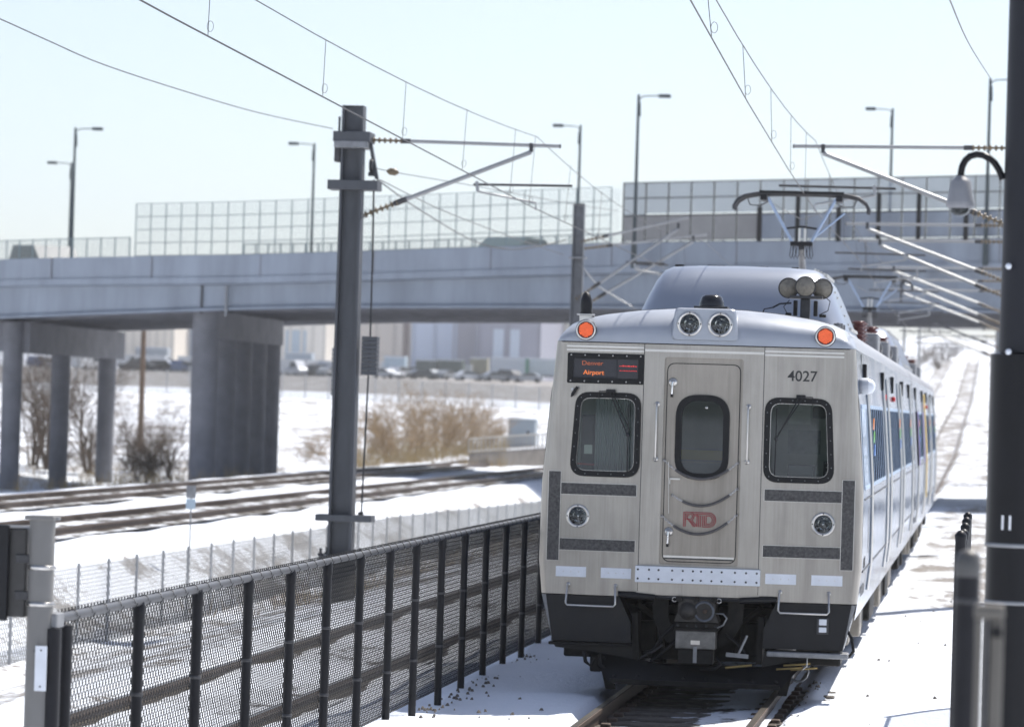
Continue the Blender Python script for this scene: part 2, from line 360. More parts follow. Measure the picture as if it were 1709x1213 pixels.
RAILPROF = [(-.07, -.172), (.07, -.172), (.07, -.16), (.012, -.145), (.012, -.05), (.036, -.04), (.036, -.004), (.028, 0), (-.028, 0), (-.036, -.004), (-.036, -.04), (-.012, -.05), (-.012, -.145), (-.07, -.16)]
def track(label, xc, z0, y0, y1, bedw, bedm, sleepers, drift=0., bedz=-.165, bedend=150, strips=False):
    t = thing('railway_track', label, 'railway track', (xc, y0, z0))
    ys = [y for y in np.concatenate([np.arange(y0, 150, 15.), np.arange(150, 640, 12.5)]) if y <= y1]
    zz = [float(rise(xc, y)) for y in ys]
    for s in (-1, 1):
        mb = MB(); n = len(RAILPROF); mt = MB()
        vs = [(s*.7525 + p[0], y - y0, z + p[1]) for y, z in zip(ys, zz) for p in RAILPROF]
        mb.add(vs, [(i*n+k, i*n+(k+1) % n, (i+1)*n+(k+1) % n, (i+1)*n+k) for i in range(len(ys)-1) for k in range(n)])
        mb.add(vs[:n], [tuple(range(n))])
        r = mb.build('rail', RAILM, t)
        vs = [(s*.7525 + d, y - y0, z + .003) for y, z in zip(ys, zz) for d in (-.027, .027)]
        mt.add(vs, [(2*i, 2*i+1, 2*i+3, 2*i+2) for i in range(len(ys)-1)])
        mt.build('rail_head', RAILTOP, r)
    if strips:
        for s in (-1, 1):
            st = MB(); rq = random.Random(int(s+5)); yy = list(np.arange(y0, 150, .8)); vs = []
            for y in yy:
                a, b = rq.uniform(.14, .20), rq.uniform(.18, .30)
                vs += [(s*.7525 - s*a, y-y0, bedz-.03), (s*.7525, y-y0, bedz+.035), (s*.7525 + s*b, y-y0, bedz-.03)]
            st.add(vs, [(i*3+k, i*3+k+1, i*3+k+4, i*3+k+3) for i in range(len(yy)-1) for k in (0, 1)], True); st.build('ballast_shoulder', BEDD, t)['kind'] = 'stuff'
    bd = MB(); xsb = np.linspace(-bedw, bedw, 9)
    ysb = np.concatenate([np.arange(y0, min(y1, 60), .5), np.arange(60, 150, 5.)]); ysb = [y for y in ysb if y <= bedend]
    rr = np.random.RandomState(int(abs(xc)*10)+1); vs = []
    for y in ysb:
        for x in xsb: vs.append((x, y-y0, float(rise(xc, y)) + bedz + drift*min(1, max(0, x+.05)/.5) + rr.uniform(-.012, .012)))
    w = len(xsb); bd.add(vs, [(i*w+k, i*w+k+1, (i+1)*w+k+1, (i+1)*w+k) for i in range(len(ysb)-1) for k in range(w-1)], True)
    bo = bd.build('ballast', bedm, t); bo['kind'] = 'stuff'
    if sleepers:
        sm = MB().bbox(-1.28, 1.28, -.12, .12, -.2, -.135, .02).mesh('sleeper'); sm.materials.append(TIE)
        cmm = MB().bbox(-.045, .045, -.06, .06, -.15, -.10, .012).mesh('rail_clip'); cmm.materials.append(RAILM)
        for y in np.arange(sleepers[0], sleepers[1], .61):
            so_ = link('sleeper', sm, None, t, (0, float(y)-y0, float(rise(xc, y))))
            for s in (-.7525, .7525):
                for k in (-1, 1): link('rail_clip', cmm, None, so_, (s+k*.115, 0, 0))
    return t
track('snow dusted track with dark ballast under the silver train', 0, 0, -20, 640, .83, BED, (27, 39.5), .06)
track('track just behind the black chain link fence', -4.3, .02, 0, 640, .95, BED2, None, 0, -.125, strips=True)
track('freight track nearest the grey wire fence, thin snow between its brown rails', -14.15, .44, 0, 330, 1.2, BEDF, None, 0, -.13)
track('farther freight track passing close to the overpass columns', -18.7, .44, 0, 330, 1.2, BEDF, None, 0, -.13)

# stones kicked out along the fence foot and beside the rails
def stones(name, label, pts, smin, smax, m, seed):
    rr = random.Random(seed); mb = MB()
    for (x, y) in pts:
        z = float(gz(x, y)); s = rr.uniform(smin, smax); vs = []
        for k in range(6):
            a = k*math.pi/3 + rr.uniform(-.3, .3); vs.append((x+math.cos(a)*s*rr.uniform(.6, 1), y+math.sin(a)*s*rr.uniform(.6, 1), z-.01))
        for k in range(3):
            a = k*2.09 + rr.uniform(-.4, .4); vs.append((x+math.cos(a)*s*.45, y+math.sin(a)*s*.45, z+s*rr.uniform(.4, .8)))
        mb.add(vs, [(0,1,6),(1,2,7,6),(2,3,7),(3,4,8,7),(4,5,8),(5,0,6,8),(6,7,8)])
    return tag(mb.build(name, m), label, 'stones', kind='stuff')
STONE = mat('stone', (.13, .115, .10), .9, 0, var=.4, scale=20)
rs = random.Random(5); pts = []
for k in range(13):
    yy = 28.8 + k*1.6
    for j in range(14): pts.append((-2.42 + abs(rs.gauss(0, .16)) , yy + rs.gauss(0, .4)))
for j in range(220): pts.append((-.7 + rs.random()*1.1, 28 + rs.random()*8))
for j in range(70): pts.append((rs.uniform(.92, 1.12), rs.uniform(28, 40)))
for j in range(30): pts.append((rs.uniform(1.3, 2.7), rs.uniform(30, 60)))
for j in range(25): pts.append((rs.uniform(-2.3, -1.2), rs.uniform(30, 36)))
stones('loose_stones', 'loose dark stones scattered over the snow by rails and fence', pts, .010, .03, STONE, 9)
# ------------------------------------------------------------------ the train
def rrect(pts, r, n=6):
    """round the corners of a convex polygon"""
    out = []; N = len(pts)
    for i in range(N):
        p = Vector((*pts[i], 0)); a = (Vector((*pts[i-1], 0))-p).normalized(); b = (Vector((*pts[(i+1) % N], 0))-p).normalized()
        ang = a.angle(b); d = r/math.tan(ang/2); s = p + a*d; e = p + b*d
        for k in range(n+1):
            t = k/n; q = s*(1-t)**2 + p*2*t*(1-t) + e*t*t; out.append((q.x, q.y))
    return out
def panel_with_holes(outer, holes, yf, depth=None):
    """planar panel (x,z outline) with openings; y from yf(x)"""
    bm = bmesh.new(); ed = []
    for lp in [outer] + holes:
        vs = [bm.verts.new((p[0], 0, p[1])) for p in lp]
        ed += [bm.edges.new((vs[i], vs[(i+1) % len(vs)])) for i in range(len(vs))]
    bmesh.ops.triangle_fill(bm, use_beauty=True, edges=ed)
    def inside(p, poly):
        c = False
        for i in range(len(poly)):
            a, b = poly[i-1], poly[i]
            if (a[1] > p[1]) != (b[1] > p[1]) and p[0] < (b[0]-a[0])*(p[1]-a[1])/(b[1]-a[1]) + a[0]: c = not c
        return c
    dl = []
    for f in bm.faces:
        c = f.calc_center_median()
        if any(inside((c.x, c.z), h) for h in holes): dl.append(f)
    if dl: bmesh.ops.delete(bm, geom=dl, context='FACES')
    bm.verts.index_update(); mb = MB()
    vs = [(v.co.x, yf(v.co.x), v.co.z) for v in bm.verts]; fs = [[v.index for v in f.verts] for f in bm.faces]
    mb.add(vs, fs); bm.free()
    for h in holes:            # reveal of each opening
        n = len(h); mb.add([(p[0], yf(p[0]), p[1]) for p in h] + [(p[0], yf(p[0])+(depth or .05), p[1]) for p in h], [(i, (i+1) % n, n+(i+1) % n, n+i) for i in range(n)])
    return mb
def ring(outer, inner, yf, y0, y1):
    """flat frame between two loops of equal length, standing from y0 to y1 off the surface"""
    n = len(outer); mb = MB()
    vs = [(p[0], yf(p[0])+y, p[1]) for y in (y0, y1) for lp in (outer, inner) for p in lp]
    fs = []
    for i in range(n):
        j = (i+1) % n
        fs += [(i, j, n+j, n+i), (2*n+i, 3*n+i, 3*n+j, 2*n+j), (i, 2*n+i, 2*n+j, j), (n+i, n+j, 3*n+j, 3*n+i)]
    return mb.add(vs, fs)
def inset(poly, d, r, n=6):
    """inset convex polygon corners by d then round"""
    N = len(poly); out = []
    for i in range(N):
        p = Vector(poly[i]); a = (Vector(poly[i-1])-p).normalized(); b = (Vector(poly[(i+1) % N])-p).normalized()
        s = math.sin(a.angle(b)); out.append(tuple(p + (a+b)*(d/s)))
    return rrect(out, r, n)
WZ = ([.965, 1.3, 2.05, 3.475], [1.570, 1.605, 1.600, 1.485])
def wid(z): return float(np.interp(z, *WZ))
def yface(x): return max(0., abs(x)-.594)*.075
ROOFP = [(1.485, 3.475), (1.462, 3.545), (1.42, 3.61), (1.357, 3.67), (1.24, 3.72), (1.05, 3.765), (.7, 3.815), (.35, 3.842), (0, 3.85)]
def zroof(x): return float(np.interp(abs(x), [p[0] for p in ROOFP][::-1], [p[1] for p in ROOFP][::-1]))
PROF = [(1.545, .80), (1.57, .965), (1.605, 1.3), (1.605, 1.6), (1.600, 2.08), (1.535, 2.94), (1.52, 3.05)] + ROOFP
CABROW = 4          # the strip of the side left open for the cab side windows
CORN = .10
LEN = 25.6

def build_shell(car, y0, y1, yr=None):
    full = PROF + [(-p[0], p[1]) for p in PROF[::-1][1:]]; n = len(full)
    nb = len(PROF) - len(ROOFP)
    ys = np.linspace(y0, y1, 14); sides = MB(); roof = MB(); cab = yr is not None
    if cab: ys = np.concatenate([[y0, .52, 1.0, 2.08], np.linspace(3, y1, 12)])
    for sgn in (0, 1):
        pr = PROF[:nb+1] if sgn == 0 else [(-p[0], p[1]) for p in PROF[:nb+1]]
        k = len(pr); vs = [(p[0], y, p[1]) for y in ys for p in pr]
        sides.add(vs, [(i*k+j, i*k+j+1, (i+1)*k+j+1, (i+1)*k+j) for i in range(len(ys)-1) for j in range(k-1) if not (cab and i in (1, 2) and j == CABROW)], True)
    pr = ROOFP + [(-p[0], p[1]) for p in ROOFP[::-1][1:]]; k = len(pr)
    if yr is not None: ys = np.linspace(yr, y1, 14)
    vs = [(p[0], y, p[1]) for y in ys for p in pr]
    roof.add(vs, [(i*k+j, i*k+j+1, (i+1)*k+j+1, (i+1)*k+j) for i in range(len(ys)-1) for j in range(k-1)], True)
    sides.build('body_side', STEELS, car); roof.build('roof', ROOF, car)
    MB().prism([(p[0]*.995, p[1]) for p in full], 'Y', y1-.03, y1).build('rear_end', STEEL, car)
    MB().box(-1.5, 1.5, y0+.45, y1, .78, .86).build('underframe', UNDER, car)

def side_window(car, s, y, z0, z1, n, w=.20, gap=.14, m=None):
    m = m or GLASSB
    """a group of narrow side panes, each in its frame, on side s"""
    for k in range(n):
        a = y + k*(w+gap); b = a + w
        fr = MB(); gl = MB()
        def P(yy, zz, off): return (s*(float(np.interp(zz, [p[1] for p in PROF], [p[0] for p in PROF]))+off), yy, zz)
        o = rrect([(a-.03, z0-.04), (b+.03, z0-.04), (b+.03, z1+.04), (a-.03, z1+.04)], .05, 3); i = rrect([(a, z0), (b, z0), (b, z1), (a, z1)], .04, 3)
        nn = len(o); vs = [P(*p, .001) for p in o] + [P(*p, .008) for p in o] + [P(*p, .008) for p in i] + [P(*p, .001) for p in i]
        fr.add(vs, [(r*nn+q, r*nn+(q+1) % nn, (r+1)*nn+(q+1) % nn, (r+1)*nn+q) for r in range(3) for q in range(nn)])
        f = fr.build('side_window', SIDEF, car)
        gl.add([P(*p, .005) for p in i], [tuple(range(nn))]); gl.build('pane', m, f)
GLASSB = mat('dark_side_pane', (.010, .014, .026), .6, 0, spec=.0)
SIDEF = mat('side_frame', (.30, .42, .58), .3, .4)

car = thing('rail_car', 'silver commuter rail car facing the camera with two lit orange lamps', 'train car', (0, 36, 0))
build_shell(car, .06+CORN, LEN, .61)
# --- front skin: centre panel with door opening, two side panels with windows, corner posts
DOOR = [(-.39, 1.295), (.39, 1.295), (.39, 3.345), (-.39, 3.345)]
doorhole = rrect(DOOR, .03, 3)
panel_with_holes([(-.594, 1.02), (.594, 1.02), (.594, 3.475), (-.594, 3.475)], [doorhole], lambda x: 0., .05).build('front_centre_panel', STEEL, car)
WINR = [(.613, 2.139), (1.318, 2.139), (1.268, 2.978), (.613, 2.978)]
for s in (1, -1):
    zs = [.965, 1.3, 2.05, 2.75, 3.475]
    outer = [(s*.598, .965), ] + [(s*(wid(z)-.075), z) for z in zs] + [(s*.598, 3.475)]
    W = [(s*p[0], p[1]) for p in WINR]
    hole = inset(W, .05, .10)
    lh = [(s*1.217+.09*math.cos(2*math.pi*k/24), 1.743+.09*math.sin(2*math.pi*k/24)) for k in range(24)]
    panel_with_holes(outer, [hole, lh], yface, .06).build('front_side_panel', STEEL, car)
    # rounded corner post
    cp = MB(); rows = []
    for z in [.965, 1.13, 1.3, 1.6, 2.05, 2.5, 3.0, 3.475]:
        w = wid(z); xe = w-.075; ye = yface(xe)
        for k in range(9):
            a = math.pi/2*k/8; rows.append((s*(xe + .075*math.sin(a)), ye + (.06+CORN-ye+.004)*(1-math.cos(a)), z))
    cp.add(rows, [(i*9+k, i*9+k+1, (i+1)*9+k+1, (i+1)*9+k) for i in range(7) for k in range(8)], True)
    cp.build('corner_post', STEEL, car)
    # window gasket, pane, rivets
    go = rrect(W, .15); gi = inset(W, .058, .10)
    g = ring(go, gi, yface, -.022, .03).build('window_gasket', RUBBER, car)
    pn = MB(); pn.add([(p[0], yface(p[0])+.02, p[1]) for p in gi], [tuple(range(len(gi)))]); pn.build('pane', GLASSF, g)
    ring(inset(W, .056, .102), inset(W, .062, .097), yface, -.004, .019).build('bright_edge', TRIM, g)
    rv = MB(); mid = inset(W, .027, .125, 2)
    L = mid + [mid[0]]
    for i in range(len(mid)):
        a, b = Vector(L[i]), Vector(L[i+1]); m_ = max(1, round((b-a).length/.14))
        for k in range(m_):
            p = a.lerp(b, k/m_); rv.lathe([(.0055, 0), (.005, -.002), (.0005, -.003)], (p.x, yface(p.x)-.022, p.y), 'Y', 6)
    rv.build('screws', GALV, g)
# front lower sill strip under the centre panel
MB().box(-.62, .62, .004, .05, .99, 1.02).build('front_sill', STEEL, car)
# seams
for s in (-1, 1): MB().box(s*.5955-.0035, s*.5955+.0035, -.0015, .01, 1.28, 3.47).build('panel_seam', DKMET, car)
# drip rails beneath the cap
for s in (-1, 1):
    mb = MB()
    for z in (3.384, 3.420):
        mb.add([(s*.60, yface(.6)-.022, z), (s*1.375, yface(1.375)-.022, z), (s*1.375, yface(1.375)-.022, z+.018), (s*.60, yface(.6)-.022, z+.018),
                (s*.60, yface(.6)+.002, z), (s*1.375, yface(1.375)+.002, z), (s*1.375, yface(1.375)+.002, z+.018), (s*.60, yface(.6)+.002, z+.018)],
               [(0,1,2,3),(0,1,5,4),(3,2,6,7),(0,3,7,4),(1,2,6,5)])
    mb.build('drip_rail', TRIM, car)
MB().box(-.59, .59, -.016, .002, 3.395, 3.418).build('drip_rail', TRIM, car)
# --- silver roof cap
cap = MB(); xs = np.concatenate([np.linspace(-1.485, -1.2, 12), np.linspace(-1.15, 1.15, 24), np.linspace(1.2, 1.485, 12)]); T = 12
xr = []
for x in xs:
    ax = abs(x); e = max(0, ax-1.38)/.105; yb = yface(min(ax, 1.38)) - .02 + (.06+CORN-.02)*(1-math.sqrt(max(0, 1-e*e)))
    zr = zroof(x)
    for t in range(T+1):
        a = math.pi/2*t/T
        xr.append((x, yb + (.62-yb)*(1-math.cos(a))**1.25, 3.478 + (zr-3.478)*math.sin(a)**.85))
cap.add(xr, [(i*(T+1)+k, i*(T+1)+k+1, (i+1)*(T+1)+k+1, (i+1)*(T+1)+k) for i in range(len(xs)-1) for k in range(T)], True)
lip = [xr[i*(T+1)] for i in range(len(xs))]
cap.add(lip + [(p[0]*.985, p[1]+.05, p[2]) for p in lip], [(i, i+1, len(lip)+i+1, len(lip)+i) for i in range(len(lip)-1)])
cap.build('roof_cap', CAPP, car)
gk = MB(); gk.tube([(x, .60, zroof(x)-.001) for x in np.linspace(-1.40, 1.40, 41)], .006, 5); gk.build('roof_seal', RUBBER, car)
gk = MB(); gk.tube([(p[0]*.998, p[1]+.012, p[2]-.004) for p in lip], .007, 5); gk.build('cap_seal', RUBBER, car)
# --- headlight housing on the cap
hs = MB(); poly = rrect([(-.335, 3.515), (.335, 3.515), (.30, 3.835), (-.30, 3.835)], .05, 4); n = len(poly)
fr_ = [(p[0]*.95, -.058, 3.675+(p[1]-3.675)*.94) for p in poly]
hs.add([(p[0], .30, p[1]) for p in poly] + [(p[0], -.035, p[1]) for p in poly] + fr_, [(r*n+i, r*n+(i+1) % n, (r+1)*n+(i+1) % n, (r+1)*n+i) for r in (0, 1) for i in range(n)] + [])
hous = hs.build('headlight_housing', CAPP, car)
circ = lambda cx, cz, r, n=24: [(cx+r*math.cos(2*math.pi*k/n), cz+r*math.sin(2*math.pi*k/n)) for k in range(n)]
panel_with_holes([(p[0], p[2]) for p in fr_], [circ(-.152, 3.678, .097), circ(.152, 3.678, .097)], lambda x: -.058, .01).build('housing_face', CAPP, hous)
REFL = mat('lamp_reflector', (.50, .51, .50), .10, 1., var=.5, scale=45, rvar=.08)
LENS = glass('lamp_lens', (.93, .96, .95), .0, .03)
def lamp(parent, c, rr, name='headlight'):
    x, y, z = c
    rim = MB().lathe([(rr*.74, -.006), (rr*.80, -.020), (rr*.97, -.018), (rr, -.006), (rr, .012)], c, 'Y', 32).build(name, TRIM, parent)
    bm_ = MB().lathe([(rr*.76, -.008), (rr*.72, .010), (rr*.60, .022), (rr*.50, .055), (rr*.34, .060), (rr*.22, .080), (.0005, .088)], c, 'Y', 9, False)
    bm_.build('reflector', REFL, rim)
    MB().lathe([(.024, .085), (.024, .03), (.012, .012), (.0005, .010)], c, 'Y', 12).build('bulb', CHROME, rim)
    sh = MB()
    for a in (.5, 2.1, 3.7, 5.2): sh.add([(x+math.cos(a+q)*rr*k, y+.058-.05*k, z+math.sin(a+q)*rr*k) for k, q in ((.26, -.25), (.62, -.16), (.62, .3), (.26, .25))], [(0, 1, 2, 3)])
    sh.build('bowl_dark_wedge', DKMET, rim)  # dark wedges added for the dark patches of the bowl's reflection
    MB().lathe([(.026, .034), (.040, .036), (.040, .05), (.026, .05)], c, 'Y', 14).build('bulb_collar', DKMET, rim)
    br = MB()
    for a in (0.2, 1.77, 3.34, 4.91): br.bar((x+math.cos(a)*.015, y+.005, z+math.sin(a)*.015), (x+math.cos(a)*rr*.72, y+.008, z+math.sin(a)*rr*.72), .007, .012)
    br.build('lens_rib', DKMET, rim)
    MB().lathe([(rr*.76, -.010), (rr*.5, -.016), (.0005, -.019)], c, 'Y', 28).build('lens', LENS, rim)
    sc_ = MB()
    for k in range(4):
        a = math.pi/2*k; sc_.lathe([(.008, -.020), (.006, -.025), (.0005, -.026)], (x+math.cos(a)*rr*.89, y, z+math.sin(a)*rr*.89), 'Y', 6)
    sc_.build('screws', DKMET, rim); return rim
for x in (-.152, .152): lamp(hous, (x, -.058, 3.678), .124)
for s in (-1, 1): lamp(car, (s*1.217, yface(1.217)-.002, 1.743), .118)
# --- orange-red LED marker lamps
LED = emit('led_orange', (1.0, .20, .07), .95); LEDB = mat('led_board', (.16, .012, .006), .5)
for s in (-1, 1):
    c = (s*1.187, yface(1.187)-.035, 3.592)
    rim = MB().lathe([(.078, -.004), (.082, -.018), (.098, -.016), (.104, .0), (.104, .15)], c, 'Y', 32).build('marker_lamp', DKMET, car)
    MB().lathe([(.098, -.0165), (.092, -.021), (.084, -.019)], c, 'Y', 32).build('bright_ring', TRIM, rim)
    MB().lathe([(.08, -.002), (.0005, -.003)], c, 'Y', 24).build('led_board', LEDB, rim)
    ld = MB(); pts_ = []
    for i in range(-6, 7):
        for j in range(-6, 7):
            u = (i + .5*(j & 1))*.0128; v = j*.0112
            if u*u+v*v < .071**2: ld.lathe([(.0046, -.004), (.0042, -.008), (.0004, -.0095)], (c[0]+u, c[1], c[2]+v), 'Y', 6)
    ld.build('led', LED, rim)
# --- end door
dw = [(-.268, 2.142), (.268, 2.142), (.268, 2.981), (-.268, 2.981)]
dpan = rrect([(-.362, 1.325), (.362, 1.325), (.362, 3.285), (-.362, 3.285)], .08, 5)
dyf = lambda x: .022
door = panel_with_holes(dpan, [inset(dw, .055, .17)], dyf, .04).build('end_door', STEELD, car)
MB().box(-.39, .39, .045, .05, 1.295, 1.33).build('door_sill', DKMET, car)
ring(rrect(DOOR, .03, 5), rrect([(-.366, 1.321), (.366, 1.321), (.366, 3.289), (-.366, 3.289)], .082, 5), lambda x: 0., .026, .034).build('door_rebate', STEELD, car)
ring(rrect([(-.366, 1.321), (.366, 1.321), (.366, 3.289), (-.366, 3.289)], .082, 5), rrect([(-.358, 1.329), (.358, 1.329), (.358, 3.281), (-.358, 3.281)], .076, 5), lambda x: 0., .018, .030).build('door_seal', RUBBER, door)
go = rrect(dw, .225, 8); gi = inset(dw, .062, .165, 8)
dg_ = ring(go, gi, dyf, -.028, .02).build('window_gasket', RUBBER, door)
pn = MB(); pn.add([(p[0], .034, p[1]) for p in gi], [tuple(range(len(gi)))]); pn.build('pane', GLASSF, door)
MB().box(-.35, .35, .012, .024, 1.365, 1.385).build('kick_strip', TRIM, door)
MB().box(-.34, .34, .010, .022, 1.350, 1.364).build('kick_strip', DKMET, door)
for zc in (3.098, 1.619):
    h = MB().lathe([(.045, .022), (.045, .008), (.03, 0), (.018, -.004), (.018, -.03), (.0005, -.03)], (-.305, 0, zc), 'Y', 20).build('door_handle', TRIM, door)
    MB().tube([(-.305, -.028, zc), (-.308, -.034, zc-.05), (-.310, -.030, zc-.125)], [.012, .010, .011], 8).build('lever', CHROME, h)
    MB().lathe([(.013, 0), (.013, -.03)], (-.310, -.03, zc-.118), 'Z', 8).build('lever_tip', RUBBER, h)
MB().lathe([(.014, .016), (.014, .008), (.0005, .007)], (.035, 0, 2.855), 'Y', 12).build('latch', TRIM, door)
# red outlined letters on the door: each stroke is a doubled line
REDP = mat('red_vinyl', (.42, .022, .04), .45)
def strokes(lines, r):
    mb = MB()
    for ln in lines:
        for a, b in zip(ln[:-1], ln[1:]):
            a, b = Vector(a), Vector(b); t = (b-a).normalized(); nrm = Vector((-t.y, t.x)); a2 = a - t*r*.5; b2 = b + t*r*.5
            q = [a2+nrm*r, b2+nrm*r, b2-nrm*r, a2-nrm*r]
            mb.add([(p.x, -.0035, p.y) for p in q] + [(p.x, .024, p.y) for p in q], [(0,1,2,3), (0,1,5,4), (1,2,6,5), (2,3,7,6), (3,0,4,7)])
    return mb
def logo():
    X0, Z0, H = -.158, 1.676, .142; S = H/10.0
    def arc(cx, cy, rx, ry, a0, a1, n=10): return [(cx+rx*math.cos(math.radians(a0+(a1-a0)*k/n)), cy+ry*math.sin(math.radians(a0+(a1-a0)*k/n))) for k in range(n+1)]
    L = []
    # R: outer, inner and leg lines
    L.append([(0, 0), (0, 10), (4.2, 10)] + arc(4.2, 7.1, 2.9, 2.9, 90, -60))
    L.append([(1.1, 0), (1.1, 8.9), (4.2, 8.9)] + arc(4.2, 7.1, 1.8, 1.8, 90, -90) + [(2.3, 5.3), (2.3, 7.7), (4.0, 7.7)])
    L.append([(1.1, 5.0), (3.0, 5.0), (6.9, 0)]); L.append([(4.3, 4.6), (8.0, 0)]); L.append([(5.6, 4.6), (9.2, .3)])
    # T
    L.append([(5.2, 10), (17.5, 10)]); L.append([(7.0, 8.9), (17.5, 8.9)]); L.append([(9.2, 8.9), (9.2, 0)]); L.append([(10.4, 7.9), (10.4, 0)]); L.append([(11.6, 7.9), (11.6, 0)])
    L.append([(7.2, 7.8), (10.4, 7.8)])
    # D
    L.append([(17.5, 10)] + arc(17.5, 5, 4.8, 5, 90, -90, 16) + [(13.2, 0), (13.2, 7.8)])
    L.append([(17.5, 8.9)] + arc(17.5, 5, 3.7, 3.9, 90, -90, 16) + [(14.4, 1.1), (14.4, 7.8)])
    L.append([(17.3, 7.8)] + arc(17.3, 5, 2.6, 2.8, 90, -90, 14) + [(15.6, 2.2), (15.6, 7.8), (17.3, 7.8)])
    return strokes([[(X0+p[0]*S, Z0+p[1]*S) for p in ln] for ln in L], .0026)
logo().build('lettering', REDP, door)
# --- safety chains in grey sleeves across the door
SLEEVE = mat('chain_sleeve', (.085, .08, .08), .6, 0, var=.3, scale=30, bump=.2)
for (xa, za, xm, zm, xb, zb) in ((-.375, 2.335, .0, 2.150, .37, 2.328), (-.28, 1.99, .04, 1.888, .372, 2.072), (-.378, 1.782, .015, 1.606, .372, 1.814)):
    N = 24; pts = []
    for k in range(N+1):
        t = k/N; x = xa + (xb-xa)*t
        l0 = za*(1-t)**2 + zb*t**2 + 2*t*(1-t)*(2*zm - .5*(za+zb)); pts.append((x, -.035 - .03*math.sin(math.pi*t), l0))
    a0, a1 = 4, 22
    ch = MB().tube(pts[a0:a1], .0135, 8).build('safety_chain', SLEEVE, car)
    lk = MB()
    for seg in (pts[:a0+1], pts[a1-1:]):
        for a, b in zip(seg[:-1], seg[1:]):
            a, b = Vector(a), Vector(b); mid = (a+b)/2; d = (b-a).normalized()*.014; nrm = Vector((0, 1, 0)).cross(d).normalized()*.007
            lk.tube([mid-d, mid-d*.5+nrm, mid+d*.5+nrm, mid+d, mid+d*.5-nrm, mid-d*.5-nrm, mid-d], .003, 4, False)
            lk.tube([mid+d, mid+d*1.7], .003, 4)
    lk.build('chain_links', CHROME, ch)
    hk = MB()
    for p in (pts[0], pts[-1]): hk.tube([(p[0], .03, p[2]), p, (p[0], p[1]-.01, p[2]-.02)], .006, 6)
    hk.build('chain_hook', TRIM, ch)
MB().tube([(-.32, -.05, 2.31), (-.312, -.04, 2.05), (-.305, -.04, 1.80)], .0035, 5).build('chain_strap', TRIM, car)
MB().bbox(-.318, -.30, -.02, .02, 2.09, 2.15, .004).build('latch_plate', TRIM, car)
MB().box(-.316, -.205, -.02, .0, 2.135, 2.150).build('latch_arm', TRIM, car)
# --- grab rails by the door
for s in (-1, 1):
    x = s*.453
    g = MB().tube([(x, .0, 2.878), (x, -.055, 2.875), (x, -.06, 2.85), (x, -.06, 2.36), (x, -.055, 2.335), (x, .0, 2.332)], .0095, 8).build('grab_rail', TRIM, car)
    for z in (2.878, 2.332): MB().lathe([(.026, .0), (.026, -.008), (.0005, -.009)], (x, 0, z), 'Y', 14).build('rail_flange', TRIM, g)
# --- destination sign
sp = [(-1.365, 3.062), (-.598, 3.062), (-.598, 3.363), (-1.365, 3.363)]
sf = ring(rrect(sp, .012, 3), inset(sp, .055, .008, 3), yface, -.02, .03).build('destination_sign', RUBBER, car)
rv = MB()
for x in np.linspace(-1.33, -.63, 6):
    for z in (3.085, 3.342): rv.lathe([(.008, 0), (.006, -.004), (.0005, -.005)], (x, yface(x)-.02, z), 'Y', 6)
rv.build('screws', TRIM, sf)
SCR = mat('sign_screen', (.055, .056, .062), .6, 0, spec=.2, var=.25, scale=220, stretch=(1, 1, 1))
ip = inset(sp, .055, .008, 3); scn = MB(); scn.add([(p[0], yface(p[0])-.003, p[1]) for p in ip], [tuple(range(len(ip)))]); scr = scn.build('screen', SCR, sf)
ledt = emit('led_amber', (1.0, .26, .07), .5); ledr = emit('led_red', (1., .06, .06), .5); ledd = emit('led_amber_dim', (1., .26, .12), .13)
def face_text(txt, size, x, z, m, parent, name='lettering', ext=.001, off=-.003, sx=1.0, bold=0., yfn=yface):
    me = text_mesh(txt, size, name, ext, bold)
    for v in me.vertices:
        xx = x + v.co.x*sx; zz = z + v.co.y; v.co = Vector((xx, yfn(xx) + off - v.co.z, zz))
    return link(name, me, m, parent)
face_text('Denver', .062, -1.115, 3.262, ledd, scr, off=-.007, sx=1.15)
face_text('Airport', .062, -1.10, 3.170, ledt, scr, off=-.007, sx=1.1, bold=.0006)
rd = MB(); rq = random.Random(4)
for z, h in ((3.238, .010), (3.193, .006)):
    x = -.84
    while x < -.67:
        w = rq.uniform(.006, .02); rd.box(x, x+w, yface(.70)-.014, yface(.70)-.002, z, z+h*rq.uniform(.6, 1.2)); x += w + rq.uniform(.004, .008)
rd.build('led_line', ledr, scr)
MB().box(-.855, -.652, yface(.66)-.005, yface(.86), 3.118, 3.308).build('screen_module', mat('dark_module', (.028, .028, .033), .4), scr)
# --- fleet number
NUMB = mat('black_vinyl', (.012, .012, .014), .4)
face_text('4027', .146, .972, 3.189, NUMB, car, 'fleet_number', .0012, -.002, 1.0, .0016)
# --- small loudspeaker bracket below the sign
b_ = MB().tube([(-1.30, yface(1.3), 2.995), (-1.305, yface(1.3)-.06, 3.0)], .012, 8).build('bell_bracket', TRIM, car)
MB().tube([(-1.255, yface(1.26)-.05, 3.025), (-1.30, yface(1.3)-.06, 2.95), (-1.315, yface(1.3)-.05, 2.925)], [.013, .017, .006], 8).build('horn_tip', RUBBER, b_)
